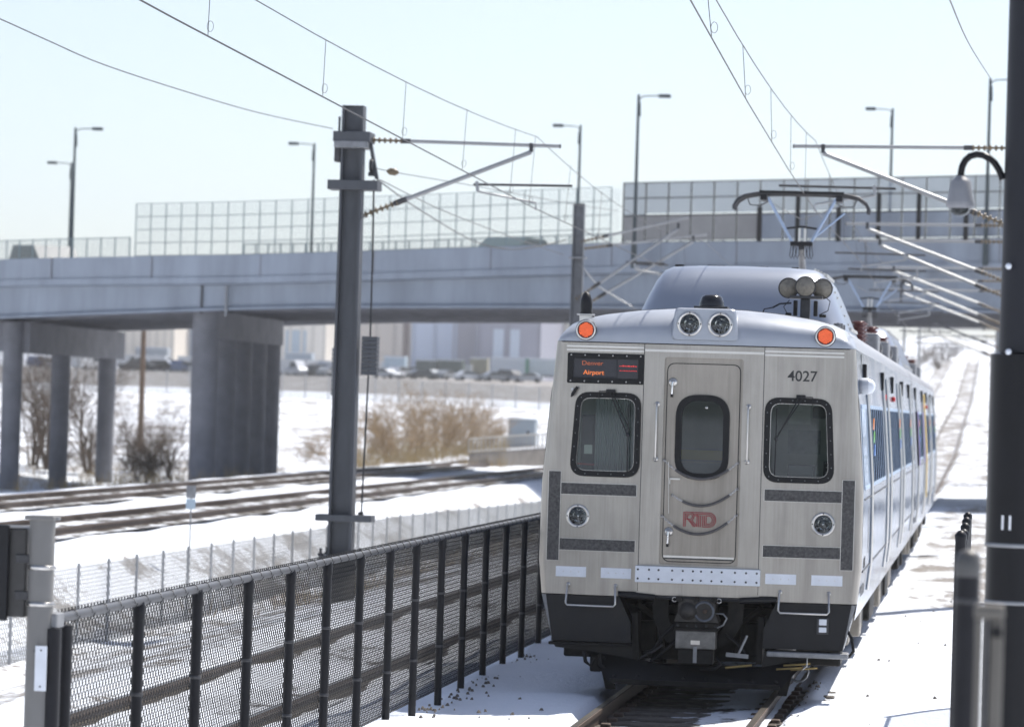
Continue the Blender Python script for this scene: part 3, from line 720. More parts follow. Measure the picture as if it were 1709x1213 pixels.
# --- wipers
for s, base, elbow, tip in ((-1, (-.92, 2.99), (-.735, 2.56), (-.735, 2.60)), (1, (.965, 2.99), (.735, 2.57), (.735, 2.62))):
    bx, bz = base; ex, ez = elbow; f = lambda x: yface(x) - .055
    w = MB().bbox(bx-.045, bx+.045, yface(bx)-.06, yface(bx)-.005, bz-.015, bz+.018, .006).build('wiper', BLACKP, car)
    MB().bar((bx-.012, f(bx), bz), (ex, f(ex), ez), .018, .012).bar((bx+.022, f(bx), bz-.01), (ex+.02, f(ex), ez+.05), .010, .010).build('wiper_arm', BLACKP, w)
    MB().bar((ex, f(ex)+.01, ez+.30), (ex - s*.005, f(ex)+.01, ez-.36), .010, .022).build('wiper_blade', BLACKP, w)
    MB().lathe([(.018, .02), (.018, -.015), (.0005, -.018)], (ex, f(ex), ez), 'Y', 10).build('wiper_pivot', DKMET, w)
    MB().tube([(bx-s*.02 + s*.14*0 + .0, yface(bx)-.03, bz-.005), (bx+.115*(-1 if s < 0 else 1), yface(bx)-.03, bz-.002), (bx+.118*(-1 if s < 0 else 1), yface(bx)-.02, bz-.08)], .005, 6).build('washer_nozzle', BLACKP, w)
# --- grit plates round the lower lights
for s in (-1, 1):
    def plate(x0, x1, z0, z1, off):
        a, b = s*x0, s*x1
        mb = MB().add([(a, yface(a)-off, z0), (b, yface(b)-off, z0), (b, yface(b)-off, z1), (a, yface(a)-off, z1), (a, yface(a)+.002, z0), (b, yface(b)+.002, z0), (b, yface(b)+.002, z1), (a, yface(a)+.002, z1)],
            [(0,1,2,3),(0,1,5,4),(1,2,6,5),(2,3,7,6),(3,0,4,7)])
        o = mb.build('grit_plate', GRIT, car)
        ed = MB(); pr = [(a, z0), (b, z0), (b, z1), (a, z1)]
        for i in range(4):
            p, q = pr[i], pr[(i+1) % 4]; ed.bar((p[0], yface(p[0])-off*.6, p[1]), (q[0], yface(q[0])-off*.6, q[1]), .010, .008)
        ed.build('plate_edge', TRIM, o)
        rv = MB()
        for x in np.linspace(min(a, b)+.03, max(a, b)-.03, 7 if z1-z0 < .3 else 2):
            for z in np.linspace(z0+.02, z1-.02, 2 if z1-z0 < .3 else 9): rv.lathe([(.006, -.001), (.005, -.004), (.0004, -.005)], (x, yface(x)-off, z), 'Y', 6)
        rv.build('rivets', DKMET, o)
    plate(1.398, 1.518, 1.298, 2.182, .020); plate(.634, 1.392, 1.957, 2.070, .014); plate(.634, 1.392, 1.404, 1.518, .014)
    for (x0, x1) in ((.665, .968), (1.117, 1.422)):
        a, b = s*x0, s*x1
        o = MB().add([(a, yface(a)-.006, 1.138), (b, yface(b)-.006, 1.138), (b, yface(b)-.006, 1.240), (a, yface(a)-.006, 1.240), (a, yface(a)+.001, 1.138), (b, yface(b)+.001, 1.138), (b, yface(b)+.001, 1.240), (a, yface(a)+.001, 1.240)],
            [(0,1,2,3),(0,1,5,4),(1,2,6,5),(2,3,7,6),(3,0,4,7)]).build('reflector_strip', WHITEP, car)
        rv = MB()
        for x in np.linspace(a+(b-a)*.25, b-(b-a)*.25, 3): rv.lathe([(.006, 0), (.0004, -.003)], (x, yface(x)-.006, 1.189), 'Y', 6)
        rv.build('rivets', TRIM, o)
    # step loop
    lp = [(s*.815, yface(.815)-.005, 1.062), (s*.812, -.055, 1.045), (s*.805, -.075, .885), (s*.825, -.08, .862), (s*1.285, -.06, .862), (s*1.302, -.05, .885), (s*1.295, -.01, 1.045), (s*1.292, yface(1.292)-.005, 1.062)]
    lo = MB().tube(lp, .0105, 8).build('step_loop', TRIM, car)
    for q in (.815, 1.292): MB().lathe([(.022, -.002), (.022, -.012), (.0005, -.014)], (s*q, yface(q), 1.062), 'Y', 12).build('loop_foot', TRIM, lo)
    # black skirt with cut inner corner
    sk = [(s*.655, .50), (s*1.44, .50), (s*1.515, .955), (s*.78, .955), (s*.66, .70)]
    MB().prism(sk, 'Y', .07, .42).build('skirt', BLACKP, car)
    MB().prism([(s*1.442, .50), (s*1.56, .955), (s*1.517, .955)], 'Y', .10, .6).build('skirt_edge', GALV, car)
# --- white rivetted buffer plate
bp_ = MB().bbox(-.618, .618, -.075, .0, 1.114, 1.277, .008).build('buffer_plate', WHITEP, car)
rv = MB()
for x in (-.59, -.48, -.385, -.25, -.145, -.045, .035, .14, .24, .37, .48, .585):
    for z in (1.150, 1.240): rv.lathe([(.011, .0), (.009, -.004), (.0005, -.006)], (x, -.075, z), 'Y', 8)
rv.build('rivets', DKMET, bp_)
# --- below the bumper
MB().box(-.78, .78, .02, .09, .965, .985).build('bumper_underside', DKMET, car)
MB().box(-.66, .66, 1.2, 1.25, .28, .96).build('draft_bulkhead', BLACKM, car)
for s in (-1, 1):
    MB().prism([(s*.30, .96), (s*.46, .96), (s*.44, .72), (s*.33, .55), (s*.20, .47), (s*.22, .60), (s*.29, .75)], 'Y', .16, .22).build('coupler_guard', BLACKM, car)
    MB().prism([(s*.60, .80), (s*.66, .80), (s*.64, .33), (s*.58, .33)], 'Y', .18, .5).build('bracket', BLACKM, car)
    MB().tube([(s*.62, .35, .88), (s*.40, .45, .70), (s*.36, .5, .42)], .03, 7).build('brake_pipe', UNDER, car)
    sp_ = MB()
    sp_.tube([(s*.78, -.01, .985), (s*.70, -.02, .982), (s*.42, -.03, .965)], [.022, .034, .030], 10).tube([(s*.42, -.03, .965), (s*.22, -.05, .955)], .009, 6)
    cy = sp_.build('centering_cylinder', BLACKP, car)
    MB().tube([(s*.22+.022*math.cos(a), -.05, .955+.022*math.sin(a)) for a in np.linspace(0, 6.28, 12)], .006, 5, False).build('eye_ring', TRIM, cy)
    MB().box(s*.70-.09, s*.70+.09, -.002, .02, .97, 1.015).build('cylinder_pocket', BLACKM, car)
COUP = mat('coupler_casting', (.05, .046, .042), .6, .4, var=.4, scale=9, bump=.15)
cpl = MB().prism([(-.16, .965), (.16, .965), (.185, .92), (.185, .83), (.22, .74), (-.22, .74), (-.185, .83), (-.185, .92)], 'Y', -.06, .30).build('coupler', COUP, car)
for a, b in ((-.205, -.14), (.14, .205), (-.025, .025)): MB().bbox(a, b, -.09, -.02, .938, .985, .01).build('lug', UNDER, cpl)
MB().lathe([(.105, -.06), (.095, -.075), (.075, -.055), (.055, .0), (.03, .04), (.0005, .05)], (.075, 0, .845), 'Y', 24).build('cone_socket', mat('worn_blue_steel', (.10, .11, .13), .4, .6, var=.3, scale=15), cpl)
MB().lathe([(.09, -.06), (.075, -.09), (.05, -.13), (.02, -.15), (.0005, -.152)], (-.085, 0, .845), 'Y', 24).build('cone', COUP, cpl)
MB().lathe([(.022, -.05), (.022, -.09), (.0005, -.09)], (.085, 0, .85), 'Y', 10).build('contact_button', RAILM, cpl)
MB().bbox(-.215, .225, -.03, .2, .66, .735, .012).build('coupler_shelf', UNDER, cpl)
bt = MB()
for x in (-.18, -.09, 0, .10, .19): bt.lathe([(.014, -.03), (.014, -.05), (.0005, -.05)], (x, 0, .70), 'Y', 6)
bt.build('bolts', DKMET, cpl)
eb = MB().bbox(-.198, .198, -.09, .16, .475, .655, .01).build('contact_box', mat('worn_steel', (.17, .165, .155), .5, .6, var=.35, scale=10, bump=.1), cpl)
MB().bbox(-.17, .175, -.075, .14, .325, .472, .01).build('box_lower', BLACKM, cpl)
MB().box(-.018, .018, -.095, -.07, .34, .50).build('strap', GALV, cpl)
MB().box(-.045, .045, -.094, -.088, .52, .56).build('data_plate', TRIM, cpl)
MB().bbox(-.215, .215, -.10, .10, .655, .672, .004).build('box_lid', UNDER, cpl)
MB().tube([(.19, -.02, .83), (.27, -.08, .83), (.305, -.09, .79), (.27, -.07, .72), (.21, -.03, .69)], .009, 6).build('air_hose', GALV, cpl)
for pts in ([(-.22, .0, .70), (-.32, -.02, .60), (-.42, .0, .45), (-.52, .1, .40)], [(-.20, .05, .55), (-.30, .02, .45), (-.45, .05, .33)], [(.20, .02, .40), (.26, -.02, .33), (.20, -.04, .285), (.05, 0, .28)], [(.28, .1, .62), (.42, .05, .52), (.5, .1, .42)], [(-.30, .2, .85), (-.40, .2, .70), (-.36, .2, .5)]):
    MB().tube(pts, .017, 7).build('hose', RUBBER, car)
MB().tube([(-.55, .05, .36), (-.42, -.02, .43), (-.33, .0, .50)], .010, 6).lathe([(.025, 0), (.025, .03)], (-.46, -.02, .40), 'Y', 8).build('brake_cock', DKMET, car)
MB().bar((.30, .0, .43), (.52, .02, .415), .03, .04).bar((.42, .02, .43), (.50, .05, .62), .02, .02).build('pipe_bracket', GALV, car)
MB().tube([(.30, -.02, .30), (.56, -.02, .335)], .014, 8).build('brass_pipe', mat('brass', (.30, .22, .09), .4, .8), car)
for x, y, z, w, h in ((-.55, .5, .55, .22, .3), (.52, .5, .55, .24, .34), (-.2, .6, .4, .5, .16), (-.30, .7, .62, .2, .3)):
    MB().bbox(x-w/2, x+w/2, y, y+.2, z-h/2, z+h/2, .015).build('brake_gear', UNDER, car)
# plough
pl = [(-1.46, .475), (-1.42, .425), (-1.10, .40), (-.86, .125), (.86, .125), (1.10, .40), (1.10, .45), (.66, .46), (.64, .30), (-.60, .30), (-.62, .44), (-.66, .475)]
mb = MB(); n = len(pl); mb.add([(p[0], -.03 + (.25 if p[1] > .2 else 0), p[1]) for p in pl] + [(p[0], .08 + (.25 if p[1] > .2 else .06), p[1]) for p in pl], [tuple(range(n)), tuple(range(2*n-1, n-1, -1))] + [(i, (i+1) % n, n+(i+1) % n, n+i) for i in range(n)])
pw = mb.build('snow_plough', BLACKP, car)
bt = MB()
for x in np.linspace(-.8, .8, 8): bt.lathe([(.02, .0), (.02, -.03), (.0005, -.034)], (x, .04, .175), 'Y', 8)
bt.build('bolts', BLACKP, pw)
MB().box(-.84, .84, -.045, -.02, .10, .15).build('plough_edge', BLACKM, pw)
MB().bbox(.70, 1.50, -.02, .30, .425, .478, .012).build('step_plate', GALV, car)
MB().bbox(-1.47, -.66, .0, .30, .462, .492, .01).build('step_plate', BLACKM, car)
for pts in ([(-1.12, .1, .40), (-1.10, .08, .30), (-1.05, .1, .26), (-1.02, .1, .34)], [(-.96, .1, .38), (-.95, .08, .27), (-.90, .1, .24)]):
    MB().tube(pts, .022, 6).build('sand_hose', RUBBER, car)
MB().bbox(-1.06, -.94, .1, .25, .2, .36, .02).build('sand_nozzle', BLACKM, car)
for k, (x, z) in enumerate(((.86, .30), (.93, .34), (1.0, .30))):
    MB().tube([(x-.06, .05, z), (x+.12, .0, z+.02), (x+.2, .03, z+.03)], .012, 6).build('brass_pipe', bpy.data.materials['brass'], car)
MB().tube([(1.10, .02, .42), (1.10, .0, .34), (1.06, .0, .31)], .006, 5).build('chain_drop', TRIM, car)
MB().prism([(.80, .03), (.92, .36), (.98, .36), (.90, .03)], 'Y', .15, .2).build('rail_guard', BLACKM, car)
MB().prism([(-.80, .03), (-.92, .36), (-.98, .36), (-.90, .03)], 'Y', .15, .2).build('rail_guard', BLACKM, car)
cl = MB()
for k in range(7): cl.tube([(1.0+.10*math.cos(a), .35+.02*k, .26+.10*math.sin(a)) for a in np.linspace(0, 6.28, 12)], .008, 4, False)
cl.build('coil_spring', GALV, car)
MB().tube([(1.47, .15, .72), (1.53, .12, .62), (1.55, .12, .5), (1.50, .14, .44), (1.44, .16, .46)], .016, 7).build('hose', RUBBER, car)
so_ = MB().bbox(1.18, 1.30, .045, .07, .66, .82, .006).build('socket_outlet', DKMET, car)
for a, b in ((.75, .81), (.68, .73)): MB().bbox(1.205, 1.28, .03, .047, a, b, .005).build('outlet_cover', WHITEP, so_)
# --- roof things at the front
an = MB().lathe([(.062, 3.765), (.060, 3.80), (.062, 3.86), (.055, 3.91), (.035, 3.965), (.0005, 3.985)], (-1.24, .45, 0), 'Z', 18).build('antenna', BLACKP, car)
MB().bbox(-1.325, -1.155, .37, .53, 3.745, 3.762, .005).bbox(-1.30, -1.18, .40, .50, 3.65, 3.747, .005).build('antenna_base', TRIM, an)
be = MB().lathe([(.125, 3.875), (.122, 3.91), (.105, 3.965), (.075, 3.988), (.0005, 3.992)], (.015, .55, 0), 'Z', 20).build('roof_beacon', mat('beacon_black', (.012, .013, .016), .18), car)
MB().bbox(-.155, .185, .42, .68, 3.845, 3.872, .006).build('beacon_base', DKMET, be)
hb = MB().bbox(.83, .93, 1.95, 2.05, 3.72, 4.02, .008).bbox(.72, 1.06, 1.9, 2.1, 4.02, 4.05, .006).build('horn_bracket', DKMET, car)
HORN = mat('horn_alloy', (.24, .22, .185), .55, .7, var=.25, scale=30, bump=.1)
for x, z, y in ((.70, 4.13, 2.02), (.88, 4.145, 1.90), (1.05, 4.13, 2.02)):
    h = MB().lathe([(.102, 0), (.108, .006), (.106, .02), (.07, .10), (.04, .25), (.035, .36), (.0005, .36)], (x, y, z), 'Y', 28).build('horn', HORN, hb)
    MB().lathe([(.098, .004), (.06, -.010), (.0005, -.018)], (x, y, z), 'Y', 28).build('horn_cover', HORN, h)
    MB().tube([(x+.104*math.cos(a), y+.003, z+.104*math.sin(a)) for a in np.linspace(0, 6.283, 25)], .006, 5, False).build('horn_rim', DKMET, h)
MB().tube([(.55, 1.9, 3.92), (.62, 1.9, 3.96), (.74, 1.9, 3.97)], .010, 6).tube([(.42, 1.9, 3.80), (.46, 1.9, 3.90), (.55, 1.9, 3.92)], .007, 6).build('horn_pipe', RUBBER, hb)
for a, b, c, d in ((.76, .80, 3.84, 4.0), (.97, 1.01, 3.84, 4.0), (.68, .74, 3.84, 3.87), (1.03, 1.10, 3.83, 3.86)): MB().bbox(a, b, 1.9, 2.0, c, d, .006).build('horn_valve', BLACKM, hb)
MB().tube([(1.06, 1.9, 4.06), (1.14, 1.9, 4.0), (1.12, 1.9, 3.9), (1.04, 1.92, 3.86)], .005, 5).tube([(.72, 1.9, 4.0), (.66, 1.9, 3.93), (.70, 1.9, 3.86)], .005, 5).build('horn_cable', RUBBER, hb)
def roof_hood(par, y0, y1):
    prof = [(1.27, 3.66), (1.19, 3.85), (1.06, 4.15), (.97, 4.33), (.90, 4.42), (.80, 4.465), (.5, 4.485), (0, 4.49)]
    full = prof + [(-p[0], p[1]) for p in prof[::-1][1:]]; k = len(full); mb = MB(); vs = []
    st = [(0, .40, .0), (.16, .62, .06), (.38, .86, .25), (.62, .97, .5), (.9, 1., .8)]
    rows = []
    for i, (t, h, dy) in enumerate([(0, .12, -.10), (0, .30, -.06), (0, .48, 0), (0, .64, .07), (.1, .78, .16), (.2, .88, .27), (.35, .95, .42), (.6, .99, .62), (1., 1., .9)]):
        rows.append([(p[0]*(.93+.07*h), y0 + dy + .10, 3.66 + (p[1]-3.66)*h) for p in full])
    rows.append([(p[0], y1, p[1]) for p in full])
    for r in rows: vs += r
    mb.add(vs, [(i*k+j, i*k+j+1, (i+1)*k+j+1, (i+1)*k+j) for i in range(len(rows)-1) for j in range(k-1)], True)
    mb.add(rows[0], [tuple(range(k))]); mb.add(rows[-1], [tuple(range(k))])
    h = mb.build('roof_hood', PODP, par)
    rv = MB()
    for i in range(26):
        t = i/25; yy = y0+.75+(y1-y0-.9)*t
        for zz, xx in ((4.40, .925), (3.80, 1.215)): rv.bbox(xx-.012, xx+.022, yy, yy+.05, zz-.015, zz+.02, .004)
    for i in range(16):
        t = i/15; q = int(t*5); j = t*5-q; q2 = min(q+1, 5); a, b = prof[q], prof[q2]; p = (a[0]+(b[0]-a[0])*j, a[1]+(b[1]-a[1])*j)
        rv.bbox(p[0]-.008, p[0]+.018, y0+.74, y0+.77, p[1]-.012, p[1]+.012, .004)
    rv.build('hood_rivets', TRIM, h)
    lf = MB()
    for x, w in ((-.78, .10), (-.35, .22), (.18, .14), (.55, .08)): lf.bbox(x-w/2, x+w/2, y0+1.2, y0+1.32, 4.46, 4.505, .006)
    lf.build('lifting_eye', BLACKM, h); return h
roof_hood(car, 4.7, 7.4)
MB().bbox(-.9, .9, 7.9, 13.4, 3.70, 4.02, .04).build('roof_equipment_case', ROOF, car)
for k, y in enumerate((2.9, 3.5)):
    MB().bbox(1.14, 1.24, y, y+.08, 3.68, 3.80, .006).lathe([(.035, -.02), (.035, -.03), (.0005, -.03)], (1.19, y, 3.77), 'Y', 12).build('jack_pad', GALV, car)

def pantograph(par, y):
    p = MB()
    for s in (-1, 1):
        p.bar((s*.45, y-.7, 3.98), (s*.45, y+1.1, 3.98), .07, .07); p.bar((-.45, y+(s+1)*.9-.7, 3.98), (.45, y+(s+1)*.9-.7, 3.98), .06, .06)
    root = p.build('pantograph', DKMET, par)
    for sx in (-1, 1):
        for yy in (y-.6, y+1.0):
            i = MB(); pr = []
            for k in range(5): pr += [(.045, 3.76+k*.04), (.075, 3.775+k*.04), (.045, 3.79+k*.04)]
            i.lathe(pr, (sx*.45, yy, 0), 'Z', 12).build('insulator', MAROON, root)
    MB().tube([(0, y+.9, 4.02), (0, y+1.3, 4.6), (.0, y+.25, 5.28)], [.06, .06, .045], 10).build('arm', GALV, root)
    MB().bbox(-.165, .165, y+.15, y+.30, 5.30, 5.365, .01).build('arm_head', BLACKP, root)
    MB().tube([(-.035, y+.22, 5.36), (-.035, y+.22, 5.56)], .018, 8).tube([(.045, y+.22, 5.36), (.045, y+.22, 5.56)], .018, 8).build('spring_tube', TRIM, root)
    MB().bar((-.23, y+.22, 5.555), (0, y+.22, 5.585), .03, .03).bar((0, y+.22, 5.585), (.23, y+.22, 5.555), .03, .03).build('cross_bar', BLACKP, root)
    BLUE = mat('panto_tube', (.30, .38, .52), .3, .7)
    for s in (-1, 1): MB().tube([(s*.14, y+.2, 5.36), (s*.50, y, 5.99)], .022, 10).build('strut', BLUE, root)
    MB().tube([(.17, y+.25, 5.42), (.62, y+.25, 5.80)], .014, 8).build('strut', BLUE, root)
    MB().tube([(-.47, y+.1, 5.93), (0, y+.1, 5.68), (.58, y+.1, 5.90)], .006, 5).build('tie_wire', GALV, root)
    for yy, nm in ((y-.18, 'collector_bow'), (y+.18, 'collector_bow')):
        pts = [(-.98, yy, 5.80), (-.985, yy, 5.85), (-.94, yy, 5.93), (-.83, yy, 6.0), (-.66, yy, 6.035), (-.3, yy, 6.05), (.3, yy, 6.05), (.66, yy, 6.035), (.83, yy, 6.0), (.94, yy, 5.92), (.98, yy, 5.84), (.97, yy, 5.78)]
        MB().tube(pts, .026, 8).build(nm, DKMET, root)
        MB().box(-.62, .62, yy-.03, yy+.03, 6.045, 6.082).build('carbon_strip', RUBBER, root)
    for s in (-1, 1):
        MB().bbox(s*.55-.05, s*.55+.05, y-.22, y+.22, 5.94, 6.02, .01).build('bow_mount', BLACKP, root)
        MB().tube([(s*.80, y, 5.98), (s*.76, y, 5.88), (s*.60, y, 5.87), (s*.5, y, 5.93)], .010, 6).build('bow_spring', DKMET, root)
        lp = MB()
        for dx in (.06, .11, .15): lp.tube([(s*dx, y+.22, 5.31), (s*(dx+.02), y+.22, 5.16), (s*(dx+.0), y+.22, 5.11), (s*(dx-.03), y+.22, 5.18), (s*(dx-.02), y+.22, 5.31)], .006, 5)
        lp.build('shunt_loop', RUBBER, root)
    return root
pantograph(car, 17.5)
def roof_gear(par, spots):
    for (x, y, k) in spots:
        if k == 0:
            i = MB(); pr = []
            for j in range(8): pr += [(.07, 3.70+j*.055), (.115, 3.72+j*.055), (.07, 3.74+j*.055)]
            i.lathe(pr + [(.0005, pr[-1][1])], (x, y, 0), 'Z', 14).build('roof_insulator', MAROON, par)
        elif k == 1: MB().bbox(x-.18, x+.18, y, y+.9, 3.66, 4.0, .03).build('roof_box', GALV, par)
        elif k == 2: MB().lathe([(.0005, 0), (.14, 0), (.15, .03), (.15, .6), (.14, .63), (.0005, .63)], (x, y, 3.84), 'Y', 18).build('air_cylinder', DKMET, par)
        else: MB().tube([(x, y, 3.76), (x+.03, y+2, 3.80), (x, y+4, 3.76)], .03, 8).build('roof_cable', BLACKM, par)
roof_gear(car, [(1.0, 14.1, 0), (1.0, 14.9, 0), (1.05, 15.6, 1), (1.08, 17.0, 0), (1.05, 18.4, 2), (1.0, 19.6, 2), (1.05, 21.0, 1), (1.1, 22.2, 2), (.75, 14.0, 3), (1.05, 23.5, 0), (1.1, 24.3, 1)])
# --- side: cab window, doors with trim posts, window groups, lamps, stickers
def side_trim(par, s):
    for y, nm in ((2.55, 'door_post'), (8.6, 'door_post'), (10.2, 'door_post'), (15.6, 'door_post'), (17.2, 'door_post'), (23.4, 'door_post')):
        pts = [(s*(float(np.interp(z, [p[1] for p in PROF], [p[0] for p in PROF]))+.012), y, z) for z in np.linspace(1.0, 3.3, 9)]
        MB().tube(pts, .022, 6).build(nm, TRIM, par)
    for y, n, w in ((3.0, 7, .56), (9.0, 2, .42), (10.9, 6, .58), (16.0, 2, .42), (17.9, 7, .55), (23.9, 2, .42)): side_window(par, s, y, 2.12, 2.90, n, w)
    for y in (1.95, 8.3, 12.8, 18.2, 22.7): MB().bbox(s*1.505-.03, s*1.505+.03, y, y+.14, 3.14, 3.36, .012).build('door_lamp', RUBBER, par)
    for y, c in ((8.7, 'red'), (12.9, 'red')): MB().lathe([(.028, 3.03), (.028, 3.09), (.0005, 3.10)], (s*1.535, y, 0), 'Z', 10).build('indicator_lamp', SIGC['red'], par)
    for y in (3.35, 15.0, 22.0):
        for z, c in ((2.74, 'orange'), (2.60, 'green'), (2.46, 'blue')):
            x = s*(float(np.interp(z, [p[1] for p in PROF], [p[0] for p in PROF]))+.032); MB().cbox((x, y, z), (.006, .26, .12)).build('sticker', SIGC[c], par)
    MB().box(s*1.607-.003, s*1.607+.003, .5, 24.5, 1.98, 1.995).build('belt_seam', DKMET, par)
    MB().box(s*1.609-.004, s*1.609+.004, .3, 25, 1.27, 1.285).build('belt_seam', DKMET, par)
    rq = random.Random(3); tx = MB()
    for k in range(26): tx.box(s*1.610-.001, s*1.610+.001, 1.75, 1.85, 1.42+k*.018, 1.43+k*.018)
    for k in range(5): tx.box(s*1.606-.001, s*1.606+.001, .55+k*.12, .60+k*.12, 1.30, 1.30+.05*rq.random()+.08)
    for k in range(7): tx.box(s*1.595-.001, s*1.595+.001, .28+k*.16, .36+k*.16, 1.03, 1.03+.10)
    tx.build('data_marking', NUMB, par)
SIGC = {'red': mat('sig_red', (.55, .03, .03), .4), 'orange': mat('sig_orange', (.8, .22, .03), .4), 'green': mat('sig_green', (.10, .45, .05), .4), 'blue': mat('sig_blue', (.05, .2, .6), .4)}
side_trim(car, 1)
for s in (1, -1): side_window(car, s, .56, 2.12, 2.90, 4, .32, .062, GLASSF)
YEL = mat('yellow_panel', (.75, .52, .10), .45); PUR = mat('purple_panel', (.15, .10, .35), .4)
dm = MB().lathe([(.0005, 0), (.04, 0), (.075, .01), (.085, .05), (.085, .10)], (1.50, .75, 3.12), 'X', 18).build('side_camera', WHITEP, car)
MB().lathe([(.078, .10), (.065, .14), (.03, .165), (.0005, .17)], (1.50, .75, 3.12), 'X', 18).build('camera_dome', WHITEP, dm)
# --- bogies and boxes under the floor
def bogie(par, y):
    b = MB()
    for s in (-1, 1): b.bbox(s*1.02-.09, s*1.02+.09, y-1.6, y+1.6, .42, .70, .04)
    b.bbox(-1.0, 1.0, y-.25, y+.25, .45, .72, .03)
    root = b.build('bogie', UNDER, par)
    for dy in (-1.25, 1.25):
        ax = MB().tube([(-.85, y+dy, .43), (.85, y+dy, .43)], .08, 12).build('axle', UNDER, root)
        for s in (-1, 1):
            MB().lathe([(.06, s*.86), (.40, s*.86), (.43, s*.82), (.44, s*.73), (.465, s*.71), (.46, s*.685), (.06, s*.685)], (0, y+dy, .44), 'X', 28).build('wheel', DKMET, ax)
            MB().bbox(s*1.12-.10, s*1.12+.10, y+dy-.16, y+dy+.16, .30, .58, .03).build('axle_box', UNDER, ax)
    for s in (-1, 1):
        for dy in (-.4, .4): MB().lathe([(.12, .70), (.15, .72), (.15, .82), (.12, .84)], (s*1.05, y+dy, 0), 'Z', 14).build('air_spring', RUBBER, root)
        MB().tube([(s*1.2, y-.9, .75), (s*1.22, y-.7, .35)], .03, 6).build('damper', DKMET, root)
for y in (3.4, 21.6): bogie(car, y)
TAN = mat('equipment_tan', (.30, .27, .23), .6, .2, var=.2, scale=6)
def floor_boxes(par):
    for k, (y, l, z0, x0, m) in enumerate(((.75, .5, .30, 1.40, BLACKM), (1.35, .35, .48, 1.45, TAN), (5.6, .5, .32, 1.42, TAN), (6.4, 1.4, .30, 1.38, BLACKM), (8.3, .8, .36, 1.44, UNDER), (9.6, 1.8, .28, 1.40, BLACKM), (12.0, .5, .34, 1.45, TAN), (13.0, 2.2, .30, 1.40, UNDER), (15.8, 1.2, .30, 1.42, BLACKM), (17.6, 1.2, .34, 1.42, TAN), (24.0, .8, .34, 1.40, BLACKM))):
        for s in (1, -1): MB().bbox(s*(x0-.45)-.45*0 if s > 0 else -x0, x0 if s > 0 else -(x0-.45), y, y+l, z0, .80, .02).build('equipment_box', m, par)
floor_boxes(car)
MB().tube([(1.36, .52, .78), (1.44, .5, .82), (1.44, .52, .90)], .04, 8).build('jumper_head', DKMET, car)
# --- cab interior seen through the glass
CABW = mat('cab_wall', (.40, .41, .38), .6, 0, var=.1, scale=4); CABD = mat('cab_dark', (.06, .065, .07), .5); CURT = mat('curtain', (.50, .52, .52), .7)
MB().box(-1.5, 1.5, .12, 1.6, 1.28, 1.30).build('cab_floor', CABD, car)
wl = MB().box(-1.5, 1.5, 1.55, 1.6, 1.28, 3.45).build('cab_wall', CABW, car)
MB().bbox(-1.10, -.70, 1.50, 1.56, 2.0, 2.72, .02).build('cab_wall_window', CABD, wl)
MB().box(-1.06, -.74, 1.49, 1.50, 2.05, 2.66).build('cab_wall_pane', mat('dusk_pane', (.16, .17, .18), .2), wl)
MB().box(-.5, .5, 1.50, 1.556, 2.32, 2.42).build('yellow_reflection_bar', mat('cab_yellow', (.85, .62, .16), .5), wl)  # added bar standing in for the yellow reflection in the door glass
MB().box(-.24, .24, .5, .52, 1.3, 2.30).build('vestibule_panel', mat('vest_blue', (.20, .26, .30), .5), car)
ct = MB(); ptsu = [(-1.08+.012*k, .16 + (.03 if k % 2 else 0)) for k in range(36)]
ct.add([(p[0], p[1], z) for z in (2.1, 2.98) for p in ptsu], [(i, i+1, 36+i+1, 36+i) for i in range(35)]); ct.build('pleated_blind', CURT, car)
MB().bbox(-1.24, -1.10, .3, .6, 2.15, 2.75, .02).build('cab_cabinet', CABD, car)
MB().box(-1.20, -1.12, .28, .30, 2.36, 2.45).build('switch_plate', TRIM, car)
MB().bar((-1.26, .25, 2.26), (-1.0, .25, 2.25), .02, .02).build('red_lever', SIGC['red'], car)
MB().prism([(.35, 1.3), (.35, 2.16), (.95, 2.22), (1.1, 1.3)], 'X', .62, 1.36).build('control_desk', CABW, car)
mo = MB().bbox(.83, 1.10, .40, .46, 2.19, 2.32, .01).build('monitor', CABD, car)
MB().box(.845, 1.085, .394, .40, 2.205, 2.305).build('monitor_screen', mat('grey_screen', (.22, .24, .24), .3), mo)
MB().box(.80, 1.13, .9, .91, 2.42, 2.66).build('notice_picture', mat('notice', (.35, .37, .36), .5, 0, col2=(.10, .12, .13), scale=7), car)
MB().box(.80, 1.02, .9, .91, 2.72, 2.93).build('notice_sheet', mat('paper', (.6, .6, .56), .6, 0, var=.15, scale=40, stretch=(.2, 1, 1)), car)
MB().bbox(1.06, 1.20, .45, .7, 2.78, 2.90, .02).build('cab_display', CABD, car)
sw = MB().bbox(1.19, 1.26, .28, .36, 2.16, 2.36, .01).build('switch_panel', CABD, car)
bt = MB()
for z in (2.20, 2.25, 2.30): bt.lathe([(.008, .275), (.0005, .27)], (1.225, 0, z), 'Y', 8)
bt.build('switch', TRIM, sw)

